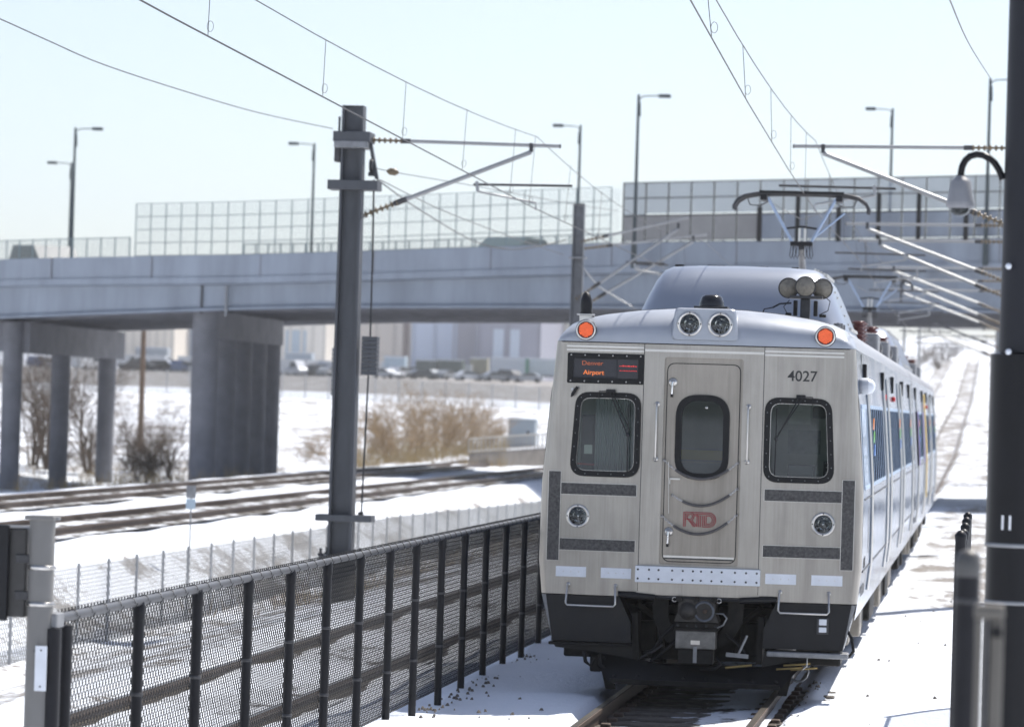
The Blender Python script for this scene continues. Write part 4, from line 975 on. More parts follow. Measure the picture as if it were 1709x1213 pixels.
# second car, coupled behind
car2 = thing('rail_car', 'second silver rail car coupled behind the front car, yellow door panel', 'train car', (0, 36+26.0, 0))
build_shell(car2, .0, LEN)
MB().prism([(p[0]*.995, p[1]) for p in PROF] + [(-p[0]*.995, p[1]) for p in PROF[::-1][1:]], 'Y', -.03, 0).build('front_end', STEEL, car2)
roof_hood(car2, 4.7, 13.0); pantograph(car2, 22.4)
roof_gear(car2, [(1.0, 1.0, 1), (1.05, 2.6, 2), (1.0, 3.6, 2), (1.0, 14.1, 0), (1.0, 15.0, 0), (1.05, 16.4, 1), (1.08, 19.0, 0), (1.05, 21.4, 1)])
side_trim(car2, 1)
for (y, l, m) in ((9.3, .9, YEL), (7.0, .8, PUR), (2.0, .6, PUR)):
    mb = MB(); zs = np.linspace(1.3, 3.3, 8) if m is YEL else np.linspace(2.0, 2.95, 5)
    vs = [(float(np.interp(z, [p[1] for p in PROF], [p[0] for p in PROF]))+.035, yy, z) for yy in (y, y+l) for z in zs]; k = len(zs)
    mb.add(vs, [(i, i+1, k+i+1, k+i) for i in range(k-1)]); mb.build('door_panel', m, car2)
for y in (3.4, 21.6): bogie(car2, y)
floor_boxes(car2)
for k in range(3): MB().bbox(-.6+.4*k, -.3+.4*k, -.35, -.03, .8, 3.2, .03).build('gangway_bellows', RUBBER, car2)
# ------------------------------------------------------------------ fences
def chainlink(y0, y1, z0, z1, c, x, r):
    """zig-zag wires of a chain-link web lying in the plane x = const"""
    h = c*.5; ny = int((y1-y0)/h); nz = int((z1-z0)/h)
    k = np.arange(ny)[:, None]; j = np.arange(nz+1)[None]
    yy = y0 + k*h + ((j + k) % 2)*h; zz = z0 + j*h + 0*k; xx = x + np.where((j+k) % 2, .004, -.004)
    P = np.stack([xx + 0*zz, yy, zz], -1)
    return segs(P[:, :-1].reshape(-1, 3), P[:, 1:].reshape(-1, 3), r)
fx = -2.42
fe = thing('chain_link_fence', 'black chain link fence with grey top rail beside the near track', 'fence', (fx, 20.1, -.04))
Y0, Y1 = .55, 27.5
top = 1.56
tr_ = MB().tube([(0, .15, top), (0, Y1, top)], .028, 10).build('top_rail', mat('rail_grey', (.085, .088, .095), .45, .3, var=.15, scale=8), fe)
wm = chainlink(.35, Y1, .06, top+.045, .077, -.040, .0038)
wo = link('wire_mesh', wm, WIREB, fe); wo['kind'] = 'stuff'
MB().tube([(-.040, .35, .07), (-.040, Y1, .07)], .004, 4).build('tension_wire', WIREB, fe)
pm = MB().tube([(0, 0, -.6), (0, 0, top-.02)], .036, 12).lathe([(.038, top-.11), (.041, top-.10), (.041, top-.03), (.03, top+.0)], (0, 0, 0), 'Z', 12).mesh('post'); pm.materials.append(FENCEB)
py_ = [2.2, 3.9, 5.6, 7.2, 8.75, 10.3, 11.85, 13.35, 14.95, 16.5, 18.1, 19.7, 21.3, 22.9, 24.5, 26.1]
bandm = MB().lathe([(.0375, -.012), (.0395, -.010), (.0395, .010), (.0375, .012)], (0, 0, 0), 'Z', 12).mesh('tie_band'); bandm.materials.append(DKMET)
for y in py_:
    p = link('post', pm, None, fe, (0, y, 0))
    for z in (.48, 1.0): link('tie_band', bandm, None, p, (0, 0, z + .03*math.sin(y*7+z*9)))
for y in (.06, .38): MB().tube([(0, y, -.6), (0, y, top-.05)], .055 if y < .1 else .040, 14).build('end_post', FENCEB, fe)
MB().bbox(-.03, .03, .04, .22, top-.05, top+.035, .008).build('rail_end_cup', GALV, fe)
rg = MB(); kq = 0
for y in np.arange(.5, Y1, .36):
    kq += 1; rg.tube([(.036*math.cos(a), y+.01*a, top+.036*math.sin(a)) for a in np.linspace(0, 6.2, 9)], .0034, 4, False)
rg.build('rail_tie_wire', WIREB, fe)['kind'] = 'stuff'

def wire_fence(name, label, x, y0, y1, step, h, zfun, c, r, m, postm, pr):
    f = thing(name, label, 'fence', (x, y0, 0))
    ys = np.arange(y0, y1, step)
    pmm = MB().tube([(0, 0, -.3), (0, 0, h+.02)], pr, 8).mesh('post'); pmm.materials.append(postm)
    for y in ys: link('post', pmm, None, f, (0, float(y)-y0, zfun(y)))
    me = chainlink(y0, y1, 0, h, c, 0, r); co = np.zeros(len(me.vertices)*3); me.vertices.foreach_get('co', co); co = co.reshape(-1, 3)
    co[:, 2] += np.array([zfun(v) for v in np.linspace(y0, y1, 200)])[np.clip(((co[:, 1]-y0)/(y1-y0)*199).astype(int), 0, 199)]; co[:, 1] -= y0
    me.vertices.foreach_set('co', co.ravel()); me.update()
    o = link('wire_mesh', me, m, f); o['kind'] = 'stuff'
    return f
GPOST = mat('grey_post', (.40, .41, .42), .6, .1, var=.1, scale=6)
wire_fence('wire_fence', 'low grey wire fence in the gravel dip before the freight tracks', -10.2, 42.5, 118, 1.82, 1.22, lambda y: float(np.interp(y, [40, 80, 105, 130], [-.88, -.90, -1.12, -1.15])), .12, .006, WIREG, GPOST, .024)

# ------------------------------------------------------------------ overhead line equipment
def insulator(mb, a, b, n=7, r=.055):
    a, b = Vector(a), Vector(b); t = (b-a)
    mb.tube([a, b], .018, 8)
    for k in range(n):
        c = a + t*((k+.5)/n); d = t.normalized()*(t.length/n*.28); mb.tube([c-d, c, c+d], [.022, r, .022], 12)
    return mb
def cantilever(root, p_top0, p_top1, p_bot0, p_bot1, reg0, reg1, st0, st1):
    """top tube, raking strut, registration tube and steady arm with ribbed insulators"""
    ins = MB(); a, b = Vector(p_top0), Vector(p_top1); u = (b-a).normalized(); insulator(ins, a, a+u*.62); ins.build('insulator', INSUL, root)
    tt = MB().tube([a+u*.60, b], .030, 10).build('cantilever_top_tube', ALU, root)
    MB().tube([a+u*.56, a+u*.72], .040, 8).tube([b-u*.02, b], .034, 8).build('tube_socket', DKMET, tt)
    c, d = Vector(p_bot0), Vector(p_bot1); v = (d-c).normalized(); ins = MB(); insulator(ins, c, c+v*.62, 7, .06); ins.build('insulator', INSUL, root)
    st = MB().tube([c+v*.60, d], .036, 10).build('raking_strut', ALU, root)
    MB().tube([c+v*.52, c+v*.74], .046, 8).build('strut_clevis', DKMET, st); MB().bar(d, d+Vector((0, 0, .14)), .06, .06).build('clevis_tongue', DKMET, st)
    if reg0 is not None:
        rg_ = MB().tube([reg0, reg1], .020, 8).build('registration_tube', DKMET, root)
        MB().tube([st0, st1, (st1[0], st1[1], st1[2]-.11)], .018, 8).bar(st0, (st0[0]-.02, st0[1], st0[2]+.16), .05, .05).build('steady_arm', ALU, root)
ALU = mat('alloy_tube', (.34, .345, .35), .45, .7, var=.08, scale=6)

def mast(name, label, x, d, ztop, w, side, detail, foot=0.3, m=POLEG, group=None):
    t = thing(name, label, 'catenary mast', (x, d, foot), 0, group)
    H = ztop - foot; hw = w/2
    b = MB(); prof = lambda q: [(-q, -q*.8), (q, -q*.8), (q, -q*.62), (q*.15, -q*.62), (q*.15, q*.62), (q, q*.62), (q, q*.8), (-q, q*.8), (-q, q*.62), (-q*.15, q*.62), (-q*.15, -q*.62), (-q, -q*.62)]
    p0, p1 = prof(hw*1.08), prof(hw*.95); n = len(p0)
    b.add([(p[1]*1.25, p[0]*.8, 0) for p in p0] + [(p[1]*1.25, p[0]*.8, H) for p in p1], [(i, (i+1) % n, n+(i+1) % n, n+i) for i in range(n)] + [(4+n-2, 5+n-2, 0+n, 1+n)])
    b.add([(-hw*.95, -hw*.76, H), (hw*.95, -hw*.76, H), (hw*.95, hw*.76, H), (-hw*.95, hw*.76, H)], [(0,1,2,3)])
    b.build('column', m, t)
    MB().bbox(-.30, .30, -.30, .30, -.02, .05, .01).build('base_plate', m, t)
    bo = MB()
    for sx in (-1, 1):
        for sy in (-1, 1): bo.tube([(sx*.27, sy*.27, .0), (sx*.27, sy*.27, .17)], .025, 6).lathe([(.05, .05), (.05, .09), (.0005, .09)], (sx*.27, sy*.27, 0), 'Z', 6)
    bo.build('anchor_bolt', DKMET, t)
    MB().lathe([(.0005, 0), (.25, 0), (.25, -1.6)], (0, 0, -.03), 'Z', 20).build('foundation', UNDER if m is POLEG else CONC, t)
    def loc(p): return Vector(p) - Vector((x, d, foot))
    return t, loc

def cant_set(t, loc, d, s, xm, xw, zc, detail=True):
    """standard cantilever from mast face at xm towards wire at xw (s = direction)"""
    f = lambda x, z: loc((x, d, z))
    cantilever(t, f(xm, zc+1.02), f(xw+s*.35, zc+.98), f(xm, zc-.18), f(xw-s*.12, zc+.88), f(xm+s*1.75, zc+.35), f(xw+s*.55, zc+.36), f(xm+s*1.55, zc+.27) if False else f(xw-s*.95, zc+.24), f(xw-s*.02, zc+.08))
ZC = 5.95
# left row
t, loc = mast('catenary_mast', 'large dark grey catenary mast with weights, left of the train', -7.32, 57, 7.5, .36, 1, True, .32)
cant_set(t, loc, 57, 1, -7.12, -4.35, ZC)
P = lambda px, py: loc(at(px, py, 57))
def pl_box(name, x0, y0, x1, y1, dy, m, off=0.):
    a, b = P(x0, y1), P(x1, y0); return MB().bbox(a.x, b.x, -dy+off, dy+off, a.z, b.z, .01).build(name, m, t)
pl_box('head_frame', 560, 222, 622, 238, .25, POLEG); pl_box('head_frame', 562, 238, 618, 248, .27, GALV); pl_box('cross_bracket', 550, 303, 634, 317, .22, POLEG); pl_box('cross_bracket', 529, 860, 623, 868, .2, POLEG)
a = P(567, 195); MB().tube([(a.x, 0, a.z-.5), (a.x, 0, a.z)], .02, 6).build('spike', POLEG, t)
a = P(628, 265)
pu = MB().lathe([(.0005, -.03), (.10, -.03), (.12, -.01), (.09, 0), (.12, .01), (.10, .03), (.0005, .03)], (a.x-.06, -.05, a.z-.12), 'X', 20).build('pulley', DKMET, t)
MB().bar((a.x-.1, 0, a.z+.25), (a.x+.02, 0, a.z-.32), .05, .10).bar((a.x-.12, 0, a.z-.25), (a.x+.02, 0, a.z-.25), .05, .06).build('pulley_bracket', POLEG, t)
a = P(565, 250); MB().bbox(a.x-.05, a.x+.05, -.12, .12, a.z-.2, a.z+.1, .02).build('bracket', DKMET, t)
rod = MB().tube([P(624, 300), P(622, 420), P(618, 560), P(608, 760), P(603, 858)], .016, 6).build('weight_rod', DKMET, t)
a = P(618, 592)
for k in range(9): MB().bbox(a.x-.125, a.x+.125, -.12, .12, a.z-.32+k*.068, a.z-.32+k*.068+.064, .008).build('weight_plate', POLEG, t)
a = P(558, 618)
for k in range(11): MB().bbox(a.x-.10, a.x+.10, .28, .5, a.z-.40+k*.070, a.z-.40+k*.070+.062, .008).build('weight_plate', GALV, t)
a = P(655, 287); MB().tube([P(626, 281), a], .006, 5).build('stay_wire', DKMET, t); MB().tube([a+Vector((-.09, 0, .01)), a+Vector((-.04, 0, .005)), a+Vector((.05, 0, -.005)), a+Vector((.1, 0, -.01))], [.02, .058, .058, .02], 10).build('strain_insulator', INSUL, t)
a = P(600, 860); MB().bbox(a.x-.02, a.x+.06, -.05, .05, a.z-.05, a.z+.06, .01).build('rod_guide', DKMET, t)
MB().tube([P(592, 366), P(612, 362)], .012, 5).build('strut_band', GALV, t)

names = {89: ('lighter grey catenary mast just left of the rail car roof'), 121: 'catenary mast beyond the overpass edge, left row', 160: 'farthest catenary mast of the left row'}
for d, lb in names.items():
    t, loc = mast('catenary_mast', lb, -7.32, d, 7.85 if d == 89 else 7.4, .29, 1, False, .3 + float(rise(-7.3, d)), mat('second_mast', (.15, .155, .165), .55, .3, var=.2, scale=5))
    z = ZC + float(rise(-4.3, d))
    if d == 89:
        P = lambda px, py: loc(at(px, py, 89))
        MB().bbox(-.21, .21, -.2, .2, 6.2, 6.24, .005).build('mast_band', GALV, t)
        for k, (p0, p1, q0, q1) in enumerate((((968, 404), (1152, 362), (960, 500), (1132, 382)), ((968, 412), (1178, 388), (962, 512), (1152, 400)))):
            yo = Vector((0, .0 if k == 0 else .9, 0))
            cantilever(t, P(*p0)+yo, P(*p1)+yo, P(*q0)+yo, P(*q1)+yo, P(1045, 437)+yo, P(1110, 440)+yo, P(1060, 450)+yo, P(1100, 456)+yo)
        MB().tube([P(966, 440), P(1000, 480), P(1060, 515)], .02, 6).build('brace', ALU, t)
    else: cant_set(t, loc, d, 1, -7.12, -4.35, z)
t, loc = mast('catenary_mast', 'catenary mast behind the black platform post, nearest of the right row', 3.22, 57, 7.5, .34, -1, False, .1)
cant_set(t, loc, 57, -1, 3.02, 0.0, ZC+.08)
for d, lb in {78: 'second catenary mast of the right row, behind the black post', 100: 'third catenary mast of the right row with bright tube', 110: 'fourth catenary mast of the right row before the overpass', 135: 'right row catenary mast under the overpass', 160: 'farthest catenary mast of the right row'}.items():
    t, loc = mast('catenary_mast', lb, 3.3, d, 7.5, .32, -1, False, .1 + float(rise(3, d)), GALV)
    cant_set(t, loc, d, -1, 3.12, 0.0, ZC + float(rise(0, d)) - (.0 if d < 110 else .25))
    if d in (78, 100): cant_set(t, loc, d+.9, -1, 3.12, 0.25, ZC-.3)

def wire(name, label, pts, r, group=None, droppers=None):
    pts = [Vector(p) for p in pts]; base = pts[0].copy()
    if len(pts) < 9:
        q = [pts[0]] + pts + [pts[-1]]; sm = []
        for i in range(1, len(q)-2):
            for k in range(6):
                u = k/6; a_, b_, c_, d_ = q[i-1:i+3]; sm.append(.5*((2*b_) + (c_-a_)*u + (2*a_-5*b_+4*c_-d_)*u*u + (3*b_-a_-3*c_+d_)*u**3))
        pts = sm + [pts[-1]]
    o = MB().tube([p-base for p in pts], r, 6).build(name, WIREC, None, base); tag(o, label, 'overhead wire', group)
    for a, b in droppers or []:
        a, b = Vector(a)-base, Vector(b)-base
        m_ = MB().tube([a, b], .0035, 4)
        c = b + Vector((0, 0, .06)); m_.tube([c+Vector((.03*math.sin(q)+.02, 0, .05*math.cos(q)+.03)) for q in np.linspace(0, 6.2, 10)], .0025, 4, False)
        m_.build('dropper', WIREC, o)
    return o
def interp_wire(keys, ds): 
    keys = sorted(keys); D = [k[0] for k in keys]
    return [(float(np.interp(d, D, [k[1] for k in keys])), d, float(np.interp(d, D, [k[2] for k in keys]))) for d in ds]
def catenary(dA, zA, dB, zB, sag, x0, x1, n=14):
    return [(x0+(x1-x0)*k/n, dA+(dB-dA)*k/n, zA+(zB-zA)*k/n - 4*sag*(k/n)*(1-k/n)) for k in range(n+1)]
def mess(d, dA, dB, zA, zB, sag): k = (d-dA)/(dB-dA); return zA+(zB-zA)*k - 4*sag*k*(1-k)
# own track
kc = [(5, .55, 6.05), (28, .39, 6.05), (38, .22, 6.05), (48, .09, 6.05), (57, .0, 6.05), (78, .1, 6.03), (100, -.05, 5.95), (121, .05, 5.85), (160, 0, 6.0), (300, 0, 8.8)]
cw = interp_wire(kc, [5, 16, 28, 38, 48, 57, 66, 78, 89, 100, 121, 140, 160, 226, 300])
wire('contact_wire', 'contact wire over the train, slanting down to the pantograph', cw, .0075)
dr = [(31.5), (37.5), (43.4), (48.8), (53.6)]
cx_ = lambda d: float(np.interp(d, [k[0] for k in kc], [k[1] for k in kc]))
wire('messenger_wire', 'upper wire over the train with short droppers', catenary(9, 7.1, 57, 7.1, .52, .45, .0) + catenary(57, 7.1, 100, 7.0, .4, 0, 0)[1:] + catenary(100, 7.0, 160, 6.9, .3, 0, 0)[1:], .0065,
     None, [((cx_(d)*.8, d, mess(d, 9, 57, 7.1, 7.1, .52)), (cx_(d), d, 6.05)) for d in dr] + [((0, d, mess(d, 57, 100, 7.1, 7.0, .4)), (cx_(d), d, 6.0)) for d in (62, 68, 74, 80, 86, 92)])
kc2 = [(5, -4.0, 6.2), (31, -4.34, 6.1), (43, -4.35, 6.02), (57, -4.4, 5.95), (89, -4.2, 5.9), (121, -4.4, 5.8), (160, -4.3, 6.0), (300, -4.3, 8.8)]
wire('contact_wire', 'contact wire of the left track, long diagonal crossing the mast', interp_wire(kc2, [5, 18, 31, 43, 50, 57, 68, 80, 89, 105, 121, 140, 160, 226, 300]), .0085)
cx2 = lambda d: float(np.interp(d, [k[0] for k in kc2], [k[1] for k in kc2])); cz2 = lambda d: float(np.interp(d, [k[0] for k in kc2], [k[2] for k in kc2]))
wire('messenger_wire', 'upper wire of the left track with long droppers', catenary(12, 7.15, 57, 7.07, .45, -4.3, -4.38) + catenary(57, 7.07, 89, 7.0, .35, -4.38, -4.2)[1:] + catenary(89, 7.0, 160, 6.9, .4, -4.2, -4.3)[1:], .006,
     None, [((-4.33, d, mess(d, 12, 57, 7.15, 7.07, .45)), (cx2(d), d, cz2(d))) for d in (32.5, 38.3, 43.7, 48.9, 54, 56.4)] + [((-4.3, d, mess(d, 57, 89, 7.07, 7.0, .35)), (cx2(d), d, cz2(d))) for d in (61, 66, 72, 78, 84)])
wire('feeder_wire', 'thin feeder wire sagging to the large left mast top', [at(-60, 8, 36.5), at(0, 32, 38), at(80, 68, 40), at(170, 107, 42.5), at(300, 150, 46.4), at(430, 188, 51), at(555, 215, 56.9)], .007)
wire('feeder_wire', 'thin wire dropping to a pole beside the black post', [at(1560, -60, 22), at(1585, 0, 26), at(1618, 75, 36), at(1655, 134, 50)], .006)
wire('stay_wire', 'slim tail wire running right from the strain insulator', [at(665, 289, 57), at(800, 312, 66), at(950, 340, 80), at(1030, 352, 89)], .007)
wire('stay_wire', 'slim tail wire falling towards the grey mast', [at(634, 300, 57), at(740, 352, 66), at(860, 398, 78), at(940, 425, 88.6)], .008)
wire('stay_wire', 'lowest slim wire from the big mast to the deck edge', [at(630, 300, 57), at(700, 350, 70), at(790, 402, 84), at(850, 416, 86.5), at(905, 410, 88), at(945, 400, 88.8)], .013)

# ------------------------------------------------------------------ overpass
LK = [-60, -30, 0, 12.7, 15.4, 25.3, 28, 37, 60, 90]
ZT = [9.0, 8.95, 8.8, 8.55, 8.45, 8.06, 7.98, 7.84, 7.3, 6.6]
ZB = [6.6, 6.5, 6.36, 6.30, 6.28, 6.12, 5.98, 5.60, 4.9, 4.2]
def od(L): return 120 + .35*L + (.02*max(0, L-28)**2 if L < 60 else .02*32**2 + 1.28*(L-60))
def near(L, off=0., dz=0., which='t'):
    nx, ny = 0., 1.
    z = float(np.interp(L, LK, ZT if which == 't' else ZB)) + dz
    return (2.805 - L + nx*off, od(L) + ny*off, z)
LS = list(np.arange(-60, 91, 3.0))
def ribbon(sec):
    """sweep a section [(offset from near edge, which, dz)] along the road"""
    mb = MB(); n = len(sec); vs = [near(L, *(s[0], s[2], s[1])) for L in LS for s in sec]
    mb.add(vs, [(i*n+k, i*n+(k+1) % n, (i+1)*n+(k+1) % n, (i+1)*n+k) for i in range(len(LS)-1) for k in range(n)])
    return mb
OW = 20.5
ov = thing('overpass', 'wide blue-grey concrete road overpass crossing above the tracks', 'bridge', (0, 0, 0))
for off, nm in ((0, 'parapet'), (OW-.3, 'parapet')):
    ribbon([(off, 't', 0), (off+.3, 't', 0), (off+.3, 't', -.85), (off, 't', -.85)]).build(nm, CONCP, ov)
ribbon([(-.08, 't', -.80), (-.08, 't', -1.02), (.9, 't', -1.15), (OW-.9, 't', -1.15), (OW+.08, 't', -1.02), (OW+.08, 't', -.80)]).build('deck_slab', CONCP, ov)
for k in range(7):
    o = .28 + k*(OW-.95)/6
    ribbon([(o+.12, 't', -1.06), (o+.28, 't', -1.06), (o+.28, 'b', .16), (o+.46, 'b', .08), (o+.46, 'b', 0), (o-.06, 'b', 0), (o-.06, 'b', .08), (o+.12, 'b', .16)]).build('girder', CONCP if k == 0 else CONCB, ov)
for L in np.arange(-10, 48, 1.5): pass
js = MB()
for L in (28.6, 3., 40.6):
    p = near(L, .02, 0, 't'); js.box(p[0]-.03, p[0]+.03, p[1]-.03+.36, p[1]+.5, p[2]-2.1, p[2]-1.0)
js.build('joint', DKMET, ov)
for L in np.arange(-9, 46, 4.4):
    p = near(L, 0, 0, 't'); MB().box(p[0]-.02, p[0]+.02, p[1]-.012, p[1]+.06, p[2]-.84, p[2]-.01).build('parapet_joint', CONCB, ov)
for L in (28.66-1.1, 10.5):
    p = near(L, .2, 0, 't'); MB().tube([(p[0], p[1], p[2]-1.1), (p[0], p[1], p[2]-2.2)], .06, 8).build('drain_pipe', GALV, ov)
def pier(cols, wcap, cd, dia, zcap0, zg, name='pier'):
    a, b = Vector(cols[0]), Vector(cols[-1]); t = (b-a).normalized(); a2, b2 = a, b + t*(dia*.55); nrm = Vector((-t.y, t.x, 0))
    q = [a2-nrm*wcap/2, b2-nrm*wcap/2, b2+nrm*wcap/2, a2+nrm*wcap/2]
    zt = [zcap0+cd, zcap0+cd, zcap0+cd, zcap0+cd]
    mb = MB().add([(p.x, p.y, zcap0) for p in q] + [(p.x, p.y, zcap0+cd) for p in q], [(0,1,2,3),(4,5,6,7),(0,1,5,4),(1,2,6,5),(2,3,7,6),(3,0,4,7)])
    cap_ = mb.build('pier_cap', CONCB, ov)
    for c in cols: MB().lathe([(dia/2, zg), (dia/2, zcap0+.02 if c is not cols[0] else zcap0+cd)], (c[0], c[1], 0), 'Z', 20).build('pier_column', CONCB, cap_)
def PX(px, d): return 2.805 - (1650-px)/FPX*d
c1 = [(2.805-28.66, d, 0) for d in (131.6, 134.8, 137.8, 140.7, 143.5)]
pier(c1, .94, 1.0, .98, 5.0, -1.2)
c2 = [(2.805-37.4, d, 0) for d in (137.0, 144.4, 152.2)]
pier(c2, 1.3, 1.15, .76, 4.35, -2.0)
c3 = [(2.805+14, d, 0) for d in (118, 122, 126, 130, 134)]
pier(c3, 1.2, .9, 1.0, 5.5, -1)
for k in range(3):
    p = near(38.2-1.3*k*0, 3+4.5*k, 0, 'b'); MB().bbox(p[0]-.5, p[0]+.5, p[1]-.3, p[1]+.3, p[2]-.35, p[2], .02).build('bearing', DKMET, ov)

# fences standing on the parapets
PANELG = mat('fence_panel', (.30, .33, .36), .7); 
def trans_mat(name, col, a):
    m = mat(name, col, .6); n = m.node_tree.nodes; l = m.node_tree.links; b = n['Principled BSDF']; b.inputs['Alpha'].default_value = a; return m
def span_fence(name, label, L0, L1, step, h, off, rails, postm, railm, pr, veil=None, meshc=None, zoff=0.):
    o_ = near(L0, off); f = thing(name, label, 'fence', o_)
    base = Vector(o_); Ls = list(np.arange(L0, L1+1e-6, step if L1 > L0 else -step))
    for L in Ls: 
        p = Vector(near(L, off, zoff)) - base; MB().tube([p, p+Vector((0, 0, h))], pr, 6).build('post', postm, f)
    for z in rails: MB().tube([Vector(near(L, off, z+zoff))-base for L in Ls], pr*.7, 5).build('rail', railm, f)
    if meshc:
        A, B = [], []; c = meshc; N = int(abs(L1-L0)/c)
        for k in range(N):
            La = L0 + (L1-L0)*k/N; Lb = L0 + (L1-L0)*(k+1)/N; p = np.array(near(La, off, zoff)) - np.array(base); q = np.array(near(Lb, off, zoff)) - np.array(base)
            m = int(h/c)
            for j in range(m):
                z0, z1 = j*c, (j+1)*c
                A += [p+[0, 0, z0], q+[0, 0, z0]]; B += [q+[0, 0, z1], p+[0, 0, z1]]
        o = link('wire_mesh', segs(A, B, .0042), railm, f); o['kind'] = 'stuff'
    return f, base
span_fence('safety_fence', 'low pale mesh fence at the left end of the overpass', 44, 31.5, .62, .58+.15, .12, (.70,), GREENF, GREENF, .025, meshc=.085)
span_fence('safety_fence', 'tall open wire safety fence on the overpass left of the grey panels', 31.35, 12.75, .63, 1.95, .10, (.02, .50, .98, 1.46, 1.93), GREENF, GREENF, .022, meshc=.11)
span_fence('safety_fence', 'lower green fence on the far side of the overpass behind the tall one', 31.5, 10.5, .58, 1.45, OW-.12, (.45, .95, 1.43), GREENF, GREENF, .035, meshc=.14)
f, base = span_fence('panel_fence', 'dark grey panel fence on the overpass above the train', 12.65, -14, .80, 2.1, .14, (.03, .95, 1.55, 2.08), DKMET, DKMET, .03, zoff=-.02)
VEIL = trans_mat('grey_mesh_panel', (.32, .36, .40), .55); SOLID = mat('grey_solid_panel', (.25, .245, .24), .7, var=.08, scale=2)
Ls = list(np.arange(12.65, -14, -.8))
for k in range(len(Ls)-1):
    a, b = np.array(near(Ls[k], .14)) - np.array(base), np.array(near(Ls[k+1], .14)) - np.array(base)
    def pan(z0, z1, m, nm, o=.0):
        u = (b-a)*.04; A, B = a+u, b-u
        MB().add([(A[0], A[1]+o, A[2]+z0), (B[0], B[1]+o, B[2]+z0), (B[0], B[1]+o, B[2]+z1), (A[0], A[1]+o, A[2]+z1), (A[0], A[1]+o+.02, A[2]+z0), (B[0], B[1]+o+.02, B[2]+z0), (B[0], B[1]+o+.02, B[2]+z1), (A[0], A[1]+o+.02, A[2]+z1)],
            [(0,1,2,3),(7,6,5,4),(0,1,5,4),(1,2,6,5),(2,3,7,6),(3,0,4,7)]).build(nm, m, f)
    pan(1.0 if k >= 1 else .9, 2.06, VEIL, 'mesh_panel')
    pan(.06, .96, SOLID if k < 6 else CONCP, 'solid_panel')
for k, px in enumerate((1267, 1331, 1399, 1466, 1533, 1612)):
    d = od((1650-px)/FPX*121); a, b = at(px-5, 403, d-.35), at(px+5, 322 if k in (1, 3, 4) else 345, d-.35)
    MB().bbox(a[0]-base[0], b[0]-base[0], a[1]-base[1], a[1]-base[1]+.2, a[2]-base[2], b[2]-base[2], .01).build('bracket_post', RUBBER, f)

# street lamps on the deck
def lamp_post(label, px, ytop, ybase, d, arm_dir, ydrop=0, al=1.0):
    top_ = at(px, ytop, d); zb = near((1650-px)/FPX*d, 0)[2]-.9
    t = thing('street_lamp', label, 'street lamp', (top_[0], d, zb), 0, 'street lamps on the overpass'); H = top_[2]-zb
    MB().tube([(0, 0, 0), (0, 0, H)], [.07, .045], 8).build('pole', DKG, t); MB().bbox(-.09, .09, -.09, .09, 0, .9, .01).build('pole_base', DKG, t)
    L = al; s = arm_dir; MB().tube([(0, 0, H-.28), (s*.06, 0, H-.12), (s*.2, 0, H-.05), (s*L*.75, 0, H-.03)], .022, 6).tube([(s*.07, 0, H-.75), (s*.05, 0, H-.25)], .03, 6).build('arm', DKG, t)
    MB().bbox(*sorted((s*L*.68, s*L*1.10)), -.12, .12, H-.10, H+.02, .025).build('lamp_head', DKG, t)
DKG = mat('lamp_post_grey', (.055, .07, .075), .5, .4)
lamp_post('lamp post at the far left with its arm to the right', 126, 213, 430, 139, 1)
lamp_post('shorter lamp post at the far left with its arm to the left', 120, 271, 430, 157, -1)
lamp_post('lamp post left of the big mast, arm to the left', 525, 239, 420, 150, -1)
lamp_post('lamp post above the light grey mast, arm to the left', 969, 209, 410, 143, -1)
lamp_post('lamp post at the panel fence corner, arm to the right', 1066, 158, 400, 123.5, 1)
lamp_post('lamp post right of the pantograph, arm to the left', 1490, 181, 400, 141, -1, al=.95)
lamp_post('lamp post partly behind the black platform post', 1653, 131, 400, 120, 1)

# vehicles
CARG = mat('car_glass', (.03, .04, .05), .08, 0, spec=.7); TYRE = mat('tyre', (.015, .015, .016), .8)
def vehicle(name, label, cat, loc, rz, col, kind='car', group=None, sc=1.0):
    t = thing(name, label, cat, loc, rz, group); m = mat('paint_'+name, col, .3, .2, coat=.5)
    if kind == 'suv': body = [(-2.3, .35), (2.25, .35), (2.3, .75), (2.15, .98), (1.25, 1.05), (.55, 1.66), (-1.75, 1.72), (-2.25, 1.1)]; cab = [(1.12, 1.06), (.52, 1.60), (-1.7, 1.66), (-2.05, 1.08)]
    elif kind == 'van': body = [(-2.6, .35), (2.55, .35), (2.6, .9), (2.3, 1.15), (1.6, 2.2), (-2.55, 2.3)]; cab = [(2.1, 1.2), (1.6, 1.95), (.6, 1.95), (.6, 1.2)]
    else: body = [(-2.2, .3), (2.2, .3), (2.25, .65), (2.0, .85), (1.1, .92), (.35, 1.40), (-.95, 1.43), (-1.7, 1.0), (-2.2, .92)]; cab = [(1.0, .94), (.32, 1.34), (-.92, 1.37), (-1.5, 1.0)]
    MB().prism(body, 'Y', -.85, .85).build('body', m, t)
    MB().prism(cab, 'Y', -.865, .865).build('side_window', CARG, t)
    for x in (-1.35, 1.4):
        for y in (-.8, .8): MB().lathe([(.0005, -.1), (.32, -.1), (.33, 0), (.32, .1), (.0005, .1)], (x, y, .33), 'Y', 14).build('wheel', TYRE, t)
    for q in (-.575, .575): MB().box(2.16, 2.27, q-.17, q+.17, .62, .76).build('headlight', WHITEP, t)
    return t
p = near(36.9, 5.5, -.92); vehicle('suv', 'dark suv roof above the parapet at the far left', 'car', p, -.95, (.10, .11, .12), 'suv')
p = near(17.2, 6.5, -.93+.0); vehicle('car', 'green-grey car roof above the parapet between mast and grey mast', 'car', (p[0], p[1], p[2]+.12), 1.15, (.10, .14, .13), 'car')

